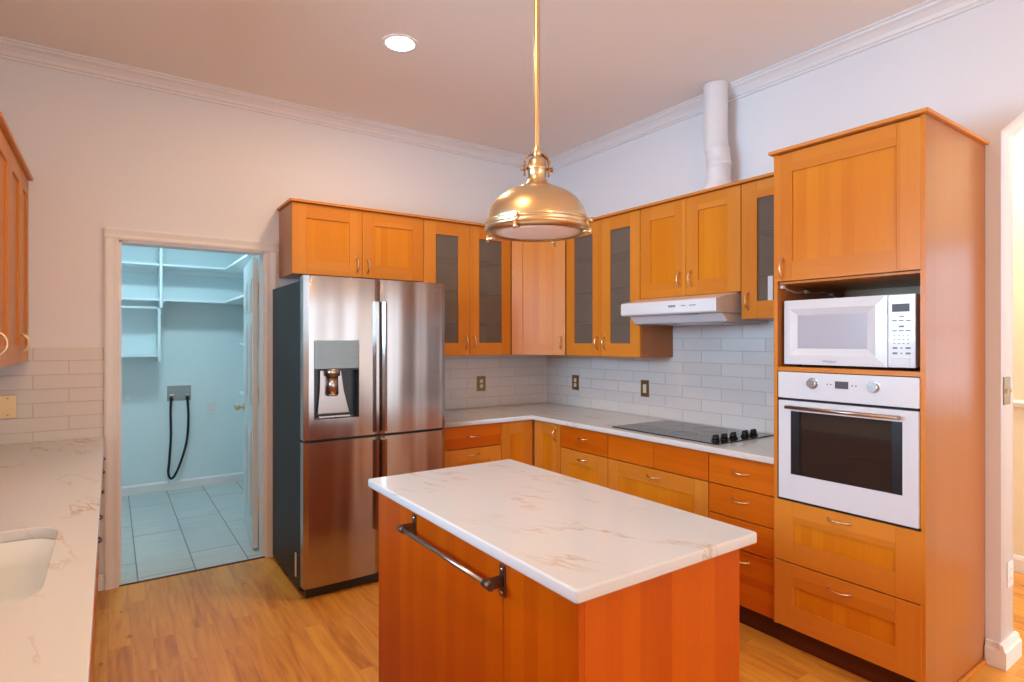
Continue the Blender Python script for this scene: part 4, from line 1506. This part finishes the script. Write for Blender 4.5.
# ================================================================== WALL PLATES
def plate(name, label, loc, rz, kind, mat='plate', w=0.072, h=0.116, insert='almond', group=None):
    c = thing(name, label, 'outlet' if kind == 'outlet' else 'switch', loc, rz, group)
    MB().box(-w / 2, w / 2, -0.006, 0.0, -h / 2, h / 2, 0.002).build('cover_plate', mat, c)
    if kind == 'outlet':
        for s in (-1, 1):
            rcp = MB().cyl((0, -0.006, s * 0.0215), (0, -0.009, s * 0.0215), 0.0165, n=24).build('receptacle', insert, c)
            MB().box(-0.008, -0.0055, -0.0094, -0.0088, s * 0.0215 - 0.002, s * 0.0215 + 0.006).box(0.0055, 0.008, -0.0094, -0.0088, s * 0.0215 - 0.002, s * 0.0215 + 0.006).build('slots', 'black', rcp)
    elif kind == 'rocker':
        MB().box(-0.016, 0.016, -0.010, -0.005, -0.033, 0.033, 0.002).build('rocker', insert, c)
    elif kind == 'blank':
        for (x, z) in ((-w / 4, h * 0.36), (w / 4, h * 0.36), (-w / 4, -h * 0.36), (w / 4, -h * 0.36)):
            MB().sphere((x, -0.006, z), 0.004, (1, 0.5, 1)).build('screw', 'antique', c)
    elif kind == 'toggles':
        for x in (-w / 4, w / 4):
            MB().box(x - 0.004, x + 0.004, -0.016, -0.005, -0.010, 0.010, 0.002).build('toggle', insert, c)
    return c


plate('power_outlet', 'bronze outlet plate on the back wall tiles nearest the refrigerator', (-0.727, -0.008, 1.121), RB, 'outlet', w=0.088, h=0.128)
plate('power_outlet', 'bronze outlet plate on the right wall tiles under the corner cabinets', (-0.008, -0.413, 1.125), RR, 'outlet', w=0.088, h=0.128)
plate('wall_switch', 'bronze switch plate with one rocker on the tiles left of the cooktop', (-0.008, -1.211, 1.126), RR, 'rocker', w=0.080, h=0.126)
plate('blank_plate', 'wide brass plate on the tiles above the sink worktop', (-3.845, -0.008, 1.121), RB, 'blank', mat='brass', w=0.150, h=0.130)
plate('light_switch', 'brass two-toggle switch plate on the white wall end by the dining room', (0.068, AY, 1.256), 0, 'toggles', mat='plate', w=0.085, h=0.128)
plate('power_outlet', 'white outlet plate low on the wall end by the dining room', (0.115, AY, 0.40), 0, 'outlet', mat='trim', insert='trim')

# ================================================================== LAUNDRY ROOM
DS = 0.30
YS = YB - DS
m = MB()
sh = MB().prism([(-2.935, YB - 0.002), (-2.935, YS), (-2.400, YS), (-2.400, 0.50), (-2.102, 0.50), (-2.102, YB - 0.002)], 'z', 2.200, 2.219).box(-3.855, -2.963, YS, YB - 0.002, 2.200, 2.219)
sh.box(-3.855, -2.963, YB - 0.02, YB - 0.002, 2.15, 2.199).box(-2.935, -2.102, YB - 0.02, YB - 0.002, 2.15, 2.199).build('laundry_shelf', 'shelf')
o = [x for x in bpy.data.objects if x.name.startswith('laundry_shelf')][-1]
tag(o, 'upper white L-shaped shelf board high on the laundry room walls', 'shelf', 'laundry shelves')
o = MB().prism([(-2.935, YB - 0.002), (-2.935, YS), (-2.400, YS), (-2.400, 0.50), (-2.102, 0.50), (-2.102, YB - 0.002)], 'z', 1.868, 1.887).box(-3.855, -2.962, YS, YB - 0.002, 1.868, 1.887).build('laundry_shelf', 'shelf')
tag(o, 'lower white L-shaped shelf board under the upper one in the laundry room', 'shelf', 'laundry shelves')
o = MB().box(-3.855, -2.975, YS + 0.0, YB - 0.002, 1.338, 1.357).build('laundry_shelf', 'shelf')
tag(o, 'short white shelf at the left below the hanging rod in the laundry room', 'shelf', 'laundry shelves')
o = MB().box(-2.960, -2.937, YS - 0.005, YB - 0.002, 1.80, 2.70).box(-2.972, -2.950, YS + 0.02, YB - 0.002, 1.295, 1.80).build('shelf_divider', 'shelf')
tag(o, 'white upright board dividing the laundry shelves', 'shelf divider')
o = thing('shelf_bracket', 'white shelf bracket under the lower laundry shelf beside the divider', 'bracket', (-2.925, YB - 0.003, 1.867))
MB().box(-0.009, 0.009, -0.02, 0, -0.24, -0.001).box(-0.009, 0.009, -0.27, -0.02, -0.02, -0.001).build('arms', 'shelf', o)
MB().prism([(-0.25, -0.02), (-0.27, -0.02), (-0.02, -0.23), (-0.02, -0.20)], 'x', -0.006, 0.006).build('brace', 'shelf', o)
o = MB().cyl((-3.855, YS + 0.06, 1.800), (-2.975, YS + 0.06, 1.800), 0.014, n=16).build('hanging_rod', 'shelf')
tag(o, 'white clothes hanging rod under the left laundry shelf', 'hanging rod')
# right-wall shelving seen through the door gap
for z in (1.45, 1.02):
    o = MB().box(-2.400, -2.102, 0.30, 1.35, z, z + 0.019).build('laundry_shelf', 'shelf')
    tag(o, ('white shelf on the laundry right wall behind the open door, at handle height' if z < 1.2 else 'white shelf on the laundry right wall behind the open door, at eye height'), 'shelf', 'laundry shelves')

c = thing('washer_outlet_box', 'grey recessed washing machine outlet box on the laundry back wall', 'outlet box', (-2.775, YB - 0.001, 0.963))
MB().box(-0.105, 0.105, -0.004, 0.0, 0.062, 0.075, 0.001, 'box_in').box(-0.105, 0.105, -0.004, 0.0, -0.075, -0.062, 0.001, 'box_in').box(-0.105, -0.092, -0.004, 0.0, -0.062, 0.062, 0.001, 'box_in').box(0.092, 0.105, -0.004, 0.0, -0.062, 0.062, 0.001, 'box_in').box(-0.092, 0.092, -0.0015, 0.0, -0.062, 0.062, 0, 'box_in').build('frame', None, c)
for s, mt in ((-1, 'chrome'), (1, 'chrome')):
    v_ = MB().cyl((s * 0.070, -0.03, -0.035), (s * 0.070, -0.03, -0.005), 0.012, n=16).cyl((s * 0.070, -0.002, -0.010), (s * 0.070, -0.05, -0.010), 0.007, n=12).box(s * 0.070 - 0.018, s * 0.070 + 0.018, -0.056, -0.048, -0.016, -0.004, 0.002)
    v_.build('valve', mt, c)
P0, P1 = Vector((-2.845, YB - 0.034, 0.925)), Vector((-2.705, YB - 0.034, 0.925))
ctrl = [P0, Vector((-2.852, YB - 0.045, 0.80)), Vector((-2.850, YB - 0.05, 0.55)), Vector((-2.863, YB - 0.05, 0.30)), Vector((-2.872, YB - 0.05, 0.19)), Vector((-2.858, YB - 0.05, 0.130)), Vector((-2.825, YB - 0.05, 0.135)), Vector((-2.770, YB - 0.05, 0.26)), Vector((-2.715, YB - 0.05, 0.47)), Vector((-2.697, YB - 0.045, 0.70)), P1]
def catmull(P, n=8):
    out = []
    Q = [P[0]] + P + [P[-1]]
    for i in range(1, len(Q) - 2):
        for k in range(n):
            t = k / n
            a, b, c_, d_ = Q[i - 1], Q[i], Q[i + 1], Q[i + 2]
            out.append(0.5 * ((2 * b) + (c_ - a) * t + (2 * a - 5 * b + 4 * c_ - d_) * t * t + (3 * b - a - 3 * c_ + d_) * t ** 3))
    out.append(P[-1])
    return out
ho = thing('washer_hose', 'black rubber hose looping down from the laundry outlet box', 'hose', (0, 0, 0))
MB().tube(catmull(ctrl), 0.0115, 12).build('hose', 'hose', ho)
MB().cyl(P0 + Vector((0, 0, -0.03)), P0 + Vector((0, 0, 0.003)), 0.017, n=16).build('coupling', 'black', ho)
MB().cyl(P1 + Vector((0, 0, -0.03)), P1 + Vector((0, 0, 0.003)), 0.017, n=16).build('coupling', 'black', ho)
plate('power_outlet', 'white outlet plate on the laundry back wall right of the black hose', (-2.488, YB - 0.001, 0.790), 0, 'outlet', mat='trim', insert='trim', w=0.075, h=0.115)
c = thing('dryer_socket', 'small round white socket on the laundry back wall left of the hose', 'outlet', (-3.205, YB - 0.001, 0.937))
MB().cyl((0, 0, 0), (0, -0.012, 0), 0.034, n=28).build('cover', 'trim', c)
MB().cyl((0, -0.012, 0), (0, -0.016, 0), 0.020, n=24).build('face', 'shelf', c)
